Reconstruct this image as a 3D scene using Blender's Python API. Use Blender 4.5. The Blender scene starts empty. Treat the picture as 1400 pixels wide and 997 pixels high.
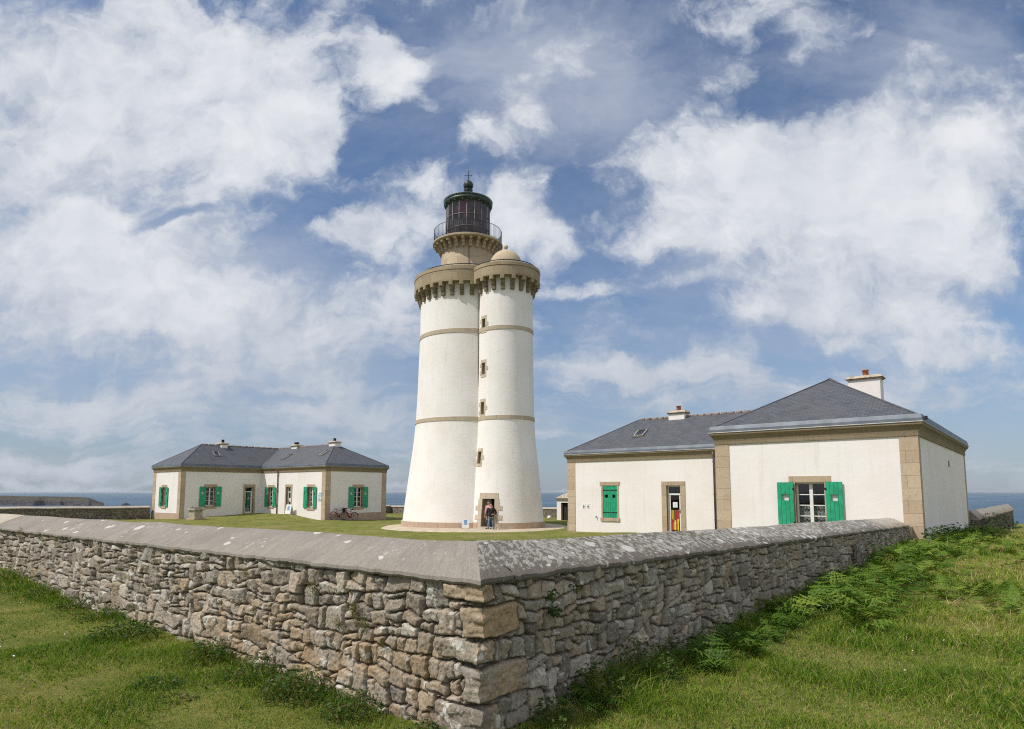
import bpy, bmesh, math, random
import numpy as np
from mathutils import Vector, Matrix
R = math.radians
rng = np.random.default_rng(7)
random.seed(7)
sc = bpy.context.scene
col = sc.collection

# world axes: x runs along the shaded garden wall, y along the sunlit one; z = 0 is the turf under the photographer
CAM = (-3.458, -3.132, 1.70)
SUN = Vector((-0.5385, 0.2985, 0.7880)).normalized()

# ------------------------------------------------------------------ node helpers
def mat(name):
    m = bpy.data.materials.new(name); m.use_nodes = True
    nt = m.node_tree; nt.nodes.clear()
    o = nt.nodes.new('ShaderNodeOutputMaterial')
    b = nt.nodes.new('ShaderNodeBsdfPrincipled')
    nt.links.new(b.outputs[0], o.inputs[0])
    return m, nt, b
class G:
    """small node-graph writer"""
    def __init__(s, nt): s.nt = nt
    def n(s, t, ins=None, **kw):
        x = s.nt.nodes.new(t)
        for k, v in kw.items(): setattr(x, k, v)
        for k, v in (ins or {}).items(): s.set(x.inputs[k], v)
        return x
    def set(s, sock, v):
        if isinstance(v, bpy.types.NodeSocket): s.nt.links.new(v, sock)
        elif isinstance(v, bpy.types.Node): s.nt.links.new(v.outputs[0], sock)
        elif isinstance(v, (tuple, list)) and len(v) == 3 and sock.type == 'RGBA': sock.default_value = (*v, 1)
        else: sock.default_value = v
    def math(s, op, a, b=0.0, c=None):
        i = {0: a, 1: b}
        if c is not None: i[2] = c
        return s.n('ShaderNodeMath', i, operation=op).outputs[0]
    def clampmath(s, op, a, b=0.0):
        return s.n('ShaderNodeMath', {0: a, 1: b}, operation=op, use_clamp=True).outputs[0]
    def vm(s, op, a, b=(0, 0, 0)):
        x = s.n('ShaderNodeVectorMath', {0: a, 1: b}, operation=op)
        return x.outputs['Value'] if op in ('DOT_PRODUCT', 'LENGTH', 'DISTANCE') else x.outputs[0]
    def mix(s, f, a, b, mode='MIX'):
        x = s.n('ShaderNodeMix', data_type='RGBA', blend_type=mode)
        s.set(x.inputs[0], f); s.set(x.inputs[6], a); s.set(x.inputs[7], b)
        return x.outputs[2]
    def noise(s, vec, scale, detail=4, rough=0.55, dist=0.0, lac=2.0):
        x = s.n('ShaderNodeTexNoise', {'Scale': scale, 'Detail': detail, 'Roughness': rough, 'Distortion': dist, 'Lacunarity': lac})
        if vec is not None: s.set(x.inputs['Vector'], vec)
        return x.outputs['Fac']
    def ramp(s, f, a, b, lo=0.0, hi=1.0, smooth=True):
        x = s.n('ShaderNodeMapRange', {0: f, 1: a, 2: b, 3: lo, 4: hi}, interpolation_type='SMOOTHSTEP' if smooth else 'LINEAR')
        return x.outputs[0]
    def mapping(s, vec, loc=(0, 0, 0), rot=(0, 0, 0), scale=(1, 1, 1), vt='POINT'):
        x = s.n('ShaderNodeMapping', {'Vector': vec, 'Location': loc, 'Rotation': rot, 'Scale': scale}, vector_type=vt)
        return x.outputs[0]
    def obj(s): return s.n('ShaderNodeTexCoord').outputs['Object']
    def uv(s): return s.n('ShaderNodeTexCoord').outputs['UV']
    def geo(s): return s.n('ShaderNodeNewGeometry').outputs['Position']
    def attr(s, name): return s.n('ShaderNodeAttribute', attribute_name=name).outputs['Fac']
    def bump(s, h, strength=0.5, dist=0.02):
        return s.n('ShaderNodeBump', {'Height': h, 'Strength': strength, 'Distance': dist}).outputs[0]

def simple(name, c, rough=0.7, metal=0.0, spec=0.4, var=0.12, scale=6.0, bump=0.0, bscale=40.0):
    m, nt, b = mat(name); g = G(nt)
    p = g.geo()
    f = g.noise(p, scale, 5, 0.6)
    d = tuple(max(0, x * (1 - var * 2)) for x in c); l = tuple(min(1, x * (1 + var)) for x in c)
    g.set(b.inputs['Base Color'], g.mix(g.ramp(f, 0.3, 0.7), d, l))
    b.inputs['Roughness'].default_value = rough; b.inputs['Metallic'].default_value = metal
    b.inputs['Specular IOR Level'].default_value = spec
    if bump: g.set(b.inputs['Normal'], g.bump(g.noise(p, bscale, 4, 0.6), bump, 0.01))
    return m

M = {}
def limewash(name, c, streak=0.0, bs=0.4):
    m, nt, b = mat(name); g = G(nt); p = g.geo()
    f1 = g.noise(p, 0.5, 5, 0.6); f2 = g.noise(g.mapping(p, scale=(5, 5, 0.45)), 1.0, 5, 0.65); f3 = g.noise(p, 9, 4, 0.6)
    base = g.mix(g.ramp(f1, 0.35, 0.75), c, tuple(x * y for x, y in zip(c, (0.93, 0.91, 0.87))))
    base = g.mix(g.math('MULTIPLY', g.ramp(f2, 0.5, 0.8), 0.35 + streak), base, tuple(x * y for x, y in zip(c, (0.84, 0.81, 0.75))))
    base = g.mix(g.math('MULTIPLY', g.ramp(f3, 0.62, 0.8), 0.25), base, tuple(x * 0.86 for x in c))
    # rising damp and splash dirt just above the turf has a ragged edge of its own
    g.set(b.inputs['Base Color'], base); b.inputs['Roughness'].default_value = 0.9; b.inputs['Specular IOR Level'].default_value = 0.15
    h = g.math('ADD', g.noise(g.mapping(p, scale=(1, 1, 1.7)), 3.2, 5, 0.6), g.math('MULTIPLY', g.noise(p, 28, 3, 0.6), 0.3))
    g.set(b.inputs['Normal'], g.bump(h, bs, 0.04))
    return m
M['render'] = limewash('house_limewash', (0.81, 0.775, 0.75), 0.35, 0.14)
M['tower'] = limewash('tower_limewash', (0.81, 0.78, 0.75), 0.35, 0.24)

def ashlar(name, c1, c2, bw=0.7, bh=0.34, lich=0.6, mortar=0.008):
    m, nt, b = mat(name); g = G(nt); p = g.geo(); uv = g.uv()
    br = g.n('ShaderNodeTexBrick', {'Vector': uv, 'Color1': c1, 'Color2': c2, 'Mortar': tuple(x * 0.78 for x in c1), 'Scale': 1.0,
             'Mortar Size': mortar, 'Mortar Smooth': 0.4, 'Brick Width': bw, 'Row Height': bh})
    f = g.noise(p, 14, 6, 0.7); f2 = g.noise(p, 2.2, 5, 0.65); f3 = g.noise(p, 60, 3, 0.6)
    c = g.mix(g.math('MULTIPLY', g.ramp(f, 0.45, 0.75), 0.55), br.outputs[0], tuple(x * 0.55 for x in c1))
    c = g.mix(g.math('MULTIPLY', g.ramp(f2, 0.5, 0.75), lich), c, tuple(x * 0.62 for x in c2))
    c = g.mix(g.math('MULTIPLY', g.ramp(f3, 0.58, 0.72), 0.35), c, tuple(min(1, x * 1.35) for x in c2))
    g.set(b.inputs['Base Color'], c); b.inputs['Roughness'].default_value = 0.9; b.inputs['Specular IOR Level'].default_value = 0.2
    h = g.math('SUBTRACT', g.math('MULTIPLY', f, 0.5), br.outputs[1])
    g.set(b.inputs['Normal'], g.bump(h, 0.6, 0.015))
    return m
M['quoin'] = ashlar('granite_quoin', (0.44, 0.34, 0.235), (0.53, 0.425, 0.305), 2.3, 0.36, 0.6)
M['cornice'] = ashlar('granite_cornice', (0.235, 0.185, 0.12), (0.28, 0.225, 0.15), 1.3, 0.9, 0.6, 0.004)  # weathered stone, darkened further to stand in for shade under the lip
M['trim'] = ashlar('granite_trim', (0.41, 0.315, 0.215), (0.48, 0.38, 0.265), 0.9, 0.5)
M['slit'] = ashlar('pale_granite_trim', (0.50, 0.42, 0.31), (0.56, 0.48, 0.37), 0.9, 0.5)
M['parapet'] = ashlar('granite_parapet', (0.315, 0.25, 0.165), (0.40, 0.325, 0.22), 1.0, 0.5, 0.75)
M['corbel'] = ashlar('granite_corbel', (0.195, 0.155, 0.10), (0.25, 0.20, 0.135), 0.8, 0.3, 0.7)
M['drum'] = ashlar('granite_drum', (0.39, 0.31, 0.21), (0.47, 0.385, 0.27), 0.9, 0.75, 0.6)
M['dome'] = ashlar('granite_dome', (0.50, 0.40, 0.28), (0.55, 0.45, 0.32), 3.0, 3.0, 0.4, 0.0)
M['band'] = ashlar('granite_band', (0.44, 0.37, 0.27), (0.50, 0.42, 0.31), 0.9, 0.6)
M['plinth'] = ashlar('granite_plinth', (0.45, 0.33, 0.25), (0.50, 0.38, 0.28), 0.5, 0.5, 0.5)
M['capstone'] = simple('weathered_capstone', (0.42, 0.37, 0.28), 0.9, var=0.2, scale=8, bump=0.4)

def slate():
    m, nt, b = mat('roof_slate'); g = G(nt); uv = g.uv(); p = g.geo()
    br = g.n('ShaderNodeTexBrick', {'Vector': uv, 'Color1': (0.072, 0.077, 0.090), 'Color2': (0.106, 0.112, 0.128), 'Mortar': (0.035, 0.035, 0.04), 'Scale': 1.0,
             'Mortar Size': 0.008, 'Mortar Smooth': 0.3, 'Brick Width': 0.23, 'Row Height': 0.125, 'Bias': 0.0})
    f = g.noise(p, 1.1, 5, 0.65); f2 = g.noise(p, 7, 4, 0.6)
    c = g.mix(g.ramp(f, 0.3, 0.75, 0, 0.5), br.outputs[0], (0.12, 0.118, 0.12))
    c = g.mix(g.ramp(f2, 0.55, 0.8, 0, 0.4), c, (0.045, 0.046, 0.05))
    g.set(b.inputs['Base Color'], c); b.inputs['Roughness'].default_value = 0.6; b.inputs['Specular IOR Level'].default_value = 0.35
    sep = g.n('ShaderNodeSeparateXYZ', {0: uv}).outputs[1]
    saw = g.math('FRACT', g.math('DIVIDE', sep, 0.125))
    h = g.math('SUBTRACT', g.math('MULTIPLY', saw, -0.8), g.math('MULTIPLY', br.outputs[1], 0.6))
    g.set(b.inputs['Normal'], g.bump(h, 0.6, 0.012))
    return m
M['slate'] = slate()
def zinc():
    m, nt, b = mat('zinc_sheet'); g = G(nt); p = g.geo()
    f = g.noise(g.mapping(p, scale=(1, 1, 0.3)), 2.0, 5, 0.6)
    g.set(b.inputs['Base Color'], g.mix(g.ramp(f, 0.3, 0.7), (0.105, 0.122, 0.142), (0.155, 0.175, 0.197)))
    b.inputs['Metallic'].default_value = 0.35; b.inputs['Roughness'].default_value = 0.5
    return m
M['zinc'] = zinc()
M['zinclip'] = simple('pale_zinc_lip', (0.36, 0.355, 0.335), 0.5, 0.2)
M['terracotta'] = simple('terracotta', (0.42, 0.14, 0.075), 0.8, var=0.2, scale=12)
M['ridge'] = simple('ridge_tile', (0.27, 0.20, 0.165), 0.85, var=0.25, scale=5)
M['mortar'] = simple('pale_mortar', (0.55, 0.50, 0.44), 0.9)
M['chimcap'] = simple('chimney_cap_stone', (0.45, 0.37, 0.27), 0.9, var=0.2, scale=6)
M['green'] = simple('green_paint', (0.022, 0.335, 0.175), 0.45, var=0.12, scale=5)
M['white'] = simple('white_joinery', (0.74, 0.73, 0.69), 0.5, var=0.06)
M['black'] = simple('black_iron', (0.02, 0.02, 0.022), 0.5, 0.2)
M['pipe'] = simple('grey_brown_pipe', (0.16, 0.13, 0.115), 0.5, 0.3)
M['lace'] = simple('lace_curtain', (0.42, 0.43, 0.42), 0.9, var=0.45, scale=26)
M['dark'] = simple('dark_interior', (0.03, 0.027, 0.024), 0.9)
M['sheet'] = simple('white_sheet', (0.78, 0.78, 0.76), 0.6, var=0.03)
M['blue'] = simple('printed_blue', (0.10, 0.27, 0.60), 0.6, var=0.05)
M['signcyan'] = simple('printed_pale_blue', (0.40, 0.62, 0.75), 0.6, var=0.1)
M['signgreen'] = simple('printed_green', (0.25, 0.48, 0.33), 0.6, var=0.1)
M['red'] = simple('poster_red', (0.36, 0.03, 0.03), 0.6)
M['yellow'] = simple('poster_yellow', (0.75, 0.62, 0.04), 0.6)
M['posterblack'] = simple('poster_black', (0.012, 0.012, 0.012), 0.6)
M['metalgreen'] = simple('dark_green_metal', (0.045, 0.062, 0.052), 0.45, 0.3, var=0.25, scale=4)
M['verdigris'] = simple('verdigris_metal', (0.11, 0.165, 0.135), 0.6, 0.2, var=0.3, scale=9)
M['mullion'] = simple('lantern_mullion', (0.17, 0.15, 0.15), 0.5, 0.3)
M['rail'] = simple('dark_railing', (0.045, 0.05, 0.058), 0.5, 0.4)
M['rubber'] = simple('black_rubber', (0.02, 0.02, 0.02), 0.8)
M['chrome'] = simple('steel', (0.45, 0.45, 0.46), 0.3, 0.9)
M['bikered'] = simple('red_bike_paint', (0.33, 0.018, 0.035), 0.35)
M['sand'] = simple('sandy_apron', (0.50, 0.42, 0.30), 0.95, var=0.12, scale=2.0, bump=0.3)
M['skin'] = simple('skin', (0.55, 0.33, 0.24), 0.6, var=0.04)
M['jacket'] = simple('black_jacket', (0.016, 0.016, 0.018), 0.75)
M['pink'] = simple('pink_top', (0.58, 0.30, 0.29), 0.8)
M['jeans'] = simple('jeans', (0.16, 0.21, 0.27), 0.85, var=0.2)
M['navy'] = simple('navy_trousers', (0.03, 0.035, 0.05), 0.85)
M['shoe'] = simple('dark_shoe', (0.02, 0.018, 0.017), 0.6)
M['hairdark'] = simple('dark_hair', (0.03, 0.018, 0.012), 0.6)
M['hairlight'] = simple('light_brown_hair', (0.17, 0.09, 0.05), 0.6)
def glass(name, tint, refl=0.10, lo=0.5):
    m = bpy.data.materials.new(name); m.use_nodes = True; nt = m.node_tree; nt.nodes.clear(); g = G(nt)
    o = nt.nodes.new('ShaderNodeOutputMaterial')
    tr = g.n('ShaderNodeBsdfTransparent', {'Color': tint}); gl = g.n('ShaderNodeBsdfGlossy', {'Roughness': 0.03})
    fr = g.n('ShaderNodeFresnel', {'IOR': 1.45})
    f = g.clampmath('ADD', g.math('MULTIPLY', fr.outputs[0], 1.0), refl * 0.4)
    mx = g.n('ShaderNodeMixShader', {0: f, 1: tr, 2: gl})
    nt.links.new(mx.outputs[0], o.inputs[0])
    return m
M['glass'] = glass('window_glass', (0.72, 0.76, 0.76))
def lens():
    m, nt, b = mat('lantern_glass'); g = G(nt); p = g.geo()
    f = g.noise(p, 1.6, 3, 0.6)
    g.set(b.inputs['Base Color'], g.mix(g.ramp(f, 0.35, 0.65), (0.012, 0.009, 0.012), (0.05, 0.037, 0.045)))
    b.inputs['Roughness'].default_value = 0.12; b.inputs['Specular IOR Level'].default_value = 0.5
    return m
M['lens'] = lens()
M['skyglass'] = simple('roof_window_glass', (0.03, 0.035, 0.04), 0.08, spec=0.5)
M['lensred'] = simple('mauve_lantern_pane', (0.05, 0.012, 0.028), 0.15, spec=0.5)

# ------------------------------------------------------------------ rubble stone, coping, ground, foliage materials
def rubble():
    m, nt, b = mat('rubble_granite'); g = G(nt); p = g.geo()
    r = g.attr('rnd'); r2 = g.attr('rnd2'); e = g.attr('edge'); och = g.attr('ochre')
    rp = g.n('ShaderNodeValToRGB', {0: r}); cr = rp.color_ramp
    cols = [(0.0, (0.17, 0.152, 0.127)), (0.25, (0.32, 0.29, 0.245)), (0.45, (0.26, 0.215, 0.16)), (0.65, (0.41, 0.375, 0.32)), (0.8, (0.345, 0.27, 0.18)), (1.0, (0.50, 0.46, 0.40))]
    cr.elements[0].position = 0; cr.elements[0].color = (*cols[0][1], 1); cr.elements[1].position = 1; cr.elements[1].color = (*cols[-1][1], 1)
    for q, c in cols[1:-1]:
        el = cr.elements.new(q); el.color = (*c, 1)
    c = rp.outputs[0]
    f1 = g.noise(p, 9, 6, 0.7); f2 = g.noise(p, 45, 5, 0.7); f3 = g.noise(p, 160, 3, 0.6); f4 = g.noise(p, 3.1, 5, 0.65)
    c = g.mix(g.math('MULTIPLY', g.math('MULTIPLY', och, g.ramp(f4, 0.35, 0.62)), 0.85), c, (0.42, 0.275, 0.135))
    c = g.mix(g.ramp(f1, 0.5, 0.75, 0, 0.6), c, (0.15, 0.135, 0.115))
    c = g.mix(g.ramp(f2, 0.53, 0.66, 0, 0.7), c, (0.115, 0.10, 0.085))
    c = g.mix(g.math('MULTIPLY', g.ramp(f2, 0.44, 0.33), 0.6), c, (0.60, 0.57, 0.51))
    c = g.mix(g.ramp(f3, 0.58, 0.70, 0, 0.4), c, (0.09, 0.085, 0.08))
    # pale crustose lichen patches
    l = g.math('MULTIPLY', g.ramp(g.noise(p, 6.5, 7, 0.75, 0.4), 0.53, 0.61), g.ramp(r2, 0.25, 0.8))
    c = g.mix(g.math('MULTIPLY', l, 0.85), c, (0.62, 0.605, 0.55))
    yl = g.ramp(g.noise(g.mapping(p, loc=(7, 3, 1)), 5.0, 5, 0.65), 0.70, 0.74)
    c = g.mix(g.math('MULTIPLY', yl, 0.8), c, (0.50, 0.27, 0.04))
    c = g.mix(g.ramp(e, 0.010, 0.002, 0, 0.85), c, (0.075, 0.06, 0.043))
    g.set(b.inputs['Base Color'], c); b.inputs['Roughness'].default_value = 0.95; b.inputs['Specular IOR Level'].default_value = 0.12
    h = g.math('ADD', g.math('MULTIPLY', f2, 0.7), g.math('MULTIPLY', f3, 0.35))
    g.set(b.inputs['Normal'], g.bump(h, 0.8, 0.014))
    return m
M['rubble'] = rubble()
def rubble_far():
    m, nt, b = mat('rubble_far'); g = G(nt); p = g.geo()
    q = g.mapping(p, scale=(1, 1, 1.5))
    w = g.n('ShaderNodeVectorMath', {0: q, 1: g.n('ShaderNodeTexNoise', {'Vector': p, 'Scale': 4.0}).outputs['Color']}, operation='ADD').outputs[0]
    v1 = g.n('ShaderNodeTexVoronoi', {'Vector': w, 'Scale': 4.2}); v2 = g.n('ShaderNodeTexVoronoi', {'Vector': w, 'Scale': 4.2}, feature='DISTANCE_TO_EDGE')
    sep = g.n('ShaderNodeSeparateColor', {0: v1.outputs['Color']}).outputs[0]
    c = g.mix(sep, (0.15, 0.13, 0.105), (0.31, 0.275, 0.225))
    c = g.mix(g.ramp(g.noise(p, 5, 5, 0.7), 0.5, 0.7, 0, 0.6), c, (0.10, 0.10, 0.06))
    c = g.mix(g.ramp(v2.outputs['Distance'], 0.06, 0.0), c, (0.05, 0.045, 0.035))
    g.set(b.inputs['Base Color'], c); b.inputs['Roughness'].default_value = 0.95; b.inputs['Specular IOR Level'].default_value = 0.1
    g.set(b.inputs['Normal'], g.bump(g.ramp(v2.outputs['Distance'], 0, 0.12), 0.8, 0.05))
    return m
M['rubblefar'] = rubble_far()
def coping(name, base, dark, spots, size, streak=0.5, tan=0.0, patchy=0.0):
    m, nt, b = mat(name); g = G(nt); uv = g.uv(); p = g.geo()
    f1 = g.noise(g.vm('ADD', g.mapping(uv, scale=(2.2, 15, 1)), g.n('ShaderNodeTexNoise', {'Vector': uv, 'Scale': 2.0, 'Detail': 3.0}).outputs['Color']), 1.0, 9, 0.78); f2 = g.noise(uv, 1.3, 5, 0.6); f3 = g.noise(uv, 60, 4, 0.65)
    c = g.mix(g.ramp(f1, 0.35, 0.72, 0, streak), base, dark)
    c = g.mix(g.ramp(f2, 0.42, 0.68, 0, 0.65), c, tuple(x * 0.66 for x in base))
    c = g.mix(g.ramp(f3, 0.54, 0.66, 0, 0.6), c, tuple(x * 0.6 for x in dark))
    c = g.mix(g.ramp(g.noise(uv, 22, 5, 0.7), 0.55, 0.72, 0, 0.5), c, tuple(min(1, x * 1.35) for x in base))
    c = g.mix(g.ramp(g.noise(g.mapping(uv, loc=(3, 9, 0)), 9, 7, 0.75), 0.56, 0.66, 0, 0.55), c, dark)
    if tan: c = g.mix(g.ramp(g.noise(g.mapping(uv, scale=(0.5, 4, 1)), 1.0, 4, 0.6), 0.45, 0.65, 0, tan), c, (0.46, 0.33, 0.21))
    wob = g.n('ShaderNodeTexNoise', {'Vector': uv, 'Scale': 14.0, 'Detail': 3.0}).outputs['Color']
    w = g.vm('ADD', uv, g.n('ShaderNodeVectorMath', {0: wob, 3: 0.05}, operation='SCALE').outputs[0])
    dens = g.noise(uv, 0.9, 3, 0.6)
    upk = g.ramp(g.n('ShaderNodeSeparateXYZ', {0: uv}).outputs[0], 0.10, 0.50)
    tone = g.mix(g.ramp(g.noise(uv, 70, 4, 0.65), 0.38, 0.62), (0.60, 0.59, 0.54), (0.34, 0.325, 0.285))
    for sc_, th, k in ((size, 0.34, spots), (size * 2.2, 0.32, spots * 0.8)):
        v = g.n('ShaderNodeTexVoronoi', {'Vector': w, 'Scale': sc_, 'Randomness': 1.0})
        cell = g.n('ShaderNodeSeparateColor', {0: v.outputs['Color']})
        has = g.math('LESS_THAN', cell.outputs[0], g.math('MULTIPLY', g.math('MULTIPLY', g.ramp(dens, 0.35, 0.65, 0.1, 1.5), g.math('ADD', g.math('MULTIPLY', upk, 0.9), 0.3)), k))
        rad = g.math('MULTIPLY', g.math('ADD', cell.outputs[1], 0.35), th)
        d = g.math('SUBTRACT', g.math('ADD', rad, g.math('MULTIPLY', g.math('SUBTRACT', g.noise(uv, 30, 4, 0.7), 0.5), 0.16)), v.outputs['Distance'])
        mk = g.math('MULTIPLY', g.ramp(d, 0.0, 0.05), has)
        c = g.mix(g.math('MULTIPLY', mk, 0.85), c, g.mix(0.5, tone, (0.66, 0.65, 0.61)))
    pm = g.noise(g.mapping(uv, scale=(1.0, 1.4, 1)), 9.0, 8, 0.72, 0.3)
    pk = g.ramp(g.math('ADD', pm, g.math('ADD', g.math('MULTIPLY', upk, 0.14), g.math('MULTIPLY', g.math('SUBTRACT', dens, 0.5), 0.30))), 0.665 - patchy, 0.705 - patchy)
    c = g.mix(g.math('MULTIPLY', pk, 0.60), c, tone)
    g.set(b.inputs['Base Color'], c); b.inputs['Roughness'].default_value = 0.95; b.inputs['Specular IOR Level'].default_value = 0.12
    h = g.math('ADD', g.math('MULTIPLY', f3, 0.6), f1)
    g.set(b.inputs['Normal'], g.bump(h, 0.8, 0.012))
    return m
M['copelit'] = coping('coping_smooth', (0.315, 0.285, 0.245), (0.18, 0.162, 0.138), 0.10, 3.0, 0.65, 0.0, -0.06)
M['copepale'] = coping('coping_pale', (0.47, 0.41, 0.33), (0.36, 0.30, 0.24), 0.10, 3)
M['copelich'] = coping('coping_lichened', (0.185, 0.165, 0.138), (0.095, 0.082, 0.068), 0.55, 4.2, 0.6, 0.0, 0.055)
M['copetan'] = coping('coping_streaked', (0.34, 0.30, 0.25), (0.15, 0.12, 0.10), 0.4, 4.5, 0.8, 0.8, 0.10)

def ground_mat():
    m, nt, b = mat('turf_ground'); g = G(nt); p = g.geo()
    big = g.noise(p, 0.35, 5, 0.6); mid = g.noise(p, 1.7, 5, 0.65); fine = g.noise(p, 14, 5, 0.7); vf = g.noise(p, 70, 3, 0.7)
    c = g.mix(g.ramp(mid, 0.35, 0.65), (0.125, 0.150, 0.030), (0.23, 0.225, 0.06))
    c = g.mix(g.ramp(big, 0.48, 0.68, 0, 0.75), c, (0.27, 0.225, 0.095))
    c = g.mix(g.ramp(fine, 0.52, 0.72, 0, 0.7), c, (0.075, 0.09, 0.02))
    c = g.mix(g.ramp(vf, 0.55, 0.75, 0, 0.5), c, (0.30, 0.26, 0.12))
    sep = g.n('ShaderNodeSeparateXYZ', {0: p})
    rock = g.ramp(sep.outputs[2], -9, -14)
    c = g.mix(rock, c, (0.10, 0.085, 0.075))
    g.set(b.inputs['Base Color'], c); b.inputs['Roughness'].default_value = 0.95; b.inputs['Specular IOR Level'].default_value = 0.1
    h = g.math('ADD', fine, g.math('MULTIPLY', vf, 0.6))
    g.set(b.inputs['Normal'], g.bump(h, 0.9, 0.05))
    return m
M['ground'] = ground_mat()
def leafmat(name, stops, trans=0.25, patch=None):
    m = bpy.data.materials.new(name); m.use_nodes = True; nt = m.node_tree; nt.nodes.clear(); g = G(nt)
    o = nt.nodes.new('ShaderNodeOutputMaterial')
    t = g.attr('tint')
    rp = g.n('ShaderNodeValToRGB', {0: t}); cr = rp.color_ramp
    cr.elements[0].position = stops[0][0]; cr.elements[0].color = (*stops[0][1], 1)
    cr.elements[1].position = stops[-1][0]; cr.elements[1].color = (*stops[-1][1], 1)
    for q, c in stops[1:-1]:
        el = cr.elements.new(q); el.color = (*c, 1)
    d = g.n('ShaderNodeBsdfDiffuse', {'Color': rp.outputs[0], 'Roughness': 0.5}); tl = g.n('ShaderNodeBsdfTranslucent', {'Color': g.mix(1.0, rp.outputs[0], (0.9, 1.0, 0.45), 'MULTIPLY')})
    gl = g.n('ShaderNodeBsdfGlossy', {'Roughness': 0.45, 'Color': (0.9, 0.95, 0.9)})
    mx = g.n('ShaderNodeMixShader', {0: trans, 1: d, 2: tl}); m2 = g.n('ShaderNodeMixShader', {0: 0.012, 1: mx, 2: gl})
    nt.links.new(m2.outputs[0], o.inputs[0])
    return m
M['grass'] = leafmat('grass_blades', [(0.0, (0.045, 0.115, 0.008)), (0.30, (0.165, 0.285, 0.020)), (0.58, (0.345, 0.385, 0.055)), (0.82, (0.45, 0.37, 0.145)), (1.0, (0.56, 0.45, 0.255))], 0.35)
M['fern'] = leafmat('bracken_fronds', [(0.0, (0.04, 0.09, 0.012)), (0.4, (0.115, 0.20, 0.027)), (0.7, (0.205, 0.262, 0.042)), (0.88, (0.27, 0.235, 0.08)), (1.0, (0.27, 0.165, 0.09))], 0.18)
M['weed'] = leafmat('weed_leaves', [(0.0, (0.03, 0.07, 0.016)), (0.6, (0.07, 0.125, 0.026)), (0.9, (0.15, 0.15, 0.05)), (1.0, (0.20, 0.12, 0.07))], 0.25)
M['tuft'] = leafmat('wall_tuft', [(0.0, (0.12, 0.15, 0.03)), (0.5, (0.24, 0.22, 0.07)), (1.0, (0.33, 0.26, 0.12))], 0.25)
M['stalk'] = simple('dry_stalk', (0.50, 0.38, 0.22), 0.9, var=0.2, scale=3)

def sea_mat():
    m, nt, b = mat('sea_water'); g = G(nt); p = g.geo()
    f = g.noise(g.mapping(p, rot=(0, 0, 0.7), scale=(0.0006, 0.002, 1)), 1.0, 4, 0.55)
    g.set(b.inputs['Base Color'], g.mix(g.ramp(f, 0.35, 0.65), (0.050, 0.100, 0.155), (0.078, 0.135, 0.19)))
    b.inputs['Roughness'].default_value = 0.55; b.inputs['Specular IOR Level'].default_value = 0.12
    w = g.noise(g.mapping(p, rot=(0, 0, 0.4), scale=(0.02, 0.05, 1)), 1.0, 6, 0.7)
    g.set(b.inputs['Normal'], g.bump(w, 0.5, 4.0))
    return m
M['sea'] = sea_mat()
def head_mat():
    m, nt, b = mat('headland_cliff'); g = G(nt); p = g.geo(); n = g.n('ShaderNodeNewGeometry').outputs['Normal']
    nz = g.n('ShaderNodeSeparateXYZ', {0: n}).outputs[2]
    f = g.noise(p, 0.012, 6, 0.7); f2 = g.noise(g.mapping(p, scale=(1, 1, 3)), 0.05, 5, 0.7)
    top = g.mix(g.ramp(f, 0.35, 0.65), (0.06, 0.06, 0.045), (0.09, 0.075, 0.058))
    rock = g.mix(g.ramp(f2, 0.35, 0.65), (0.035, 0.034, 0.04), (0.09, 0.083, 0.083))
    g.set(b.inputs['Base Color'], g.mix(g.ramp(nz, 0.80, 0.95), rock, top)); b.inputs['Roughness'].default_value = 1.0; b.inputs['Specular IOR Level'].default_value = 0.0
    return m
M['head'] = head_mat()

# ------------------------------------------------------------------ object helpers
def tag(o, label=None, cat=None, group=None, kind=None):
    if label: o['label'] = label
    if cat: o['category'] = cat
    if group: o['group'] = group
    if kind: o['kind'] = kind
    return o
def empty(name, loc=(0, 0, 0), label=None, cat=None, group=None, rz=0.0):
    o = bpy.data.objects.new(name, None); col.objects.link(o); o.location = loc; o.rotation_euler[2] = rz
    o.empty_display_size = 0.2
    return tag(o, label, cat, group)
def link_mesh(name, me, parent=None, world=True):
    o = bpy.data.objects.new(name, me); col.objects.link(o)
    if parent is not None:
        o.parent = parent
        if world: o.matrix_parent_inverse = parent_world(parent).inverted()
    return o
def parent_world(p):
    m = p.matrix_parent_inverse @ Matrix.LocRotScale(p.location, p.rotation_euler, p.scale) if p.parent else Matrix.LocRotScale(p.location, p.rotation_euler, p.scale)
    return parent_world(p.parent) @ m if p.parent else m
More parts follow.
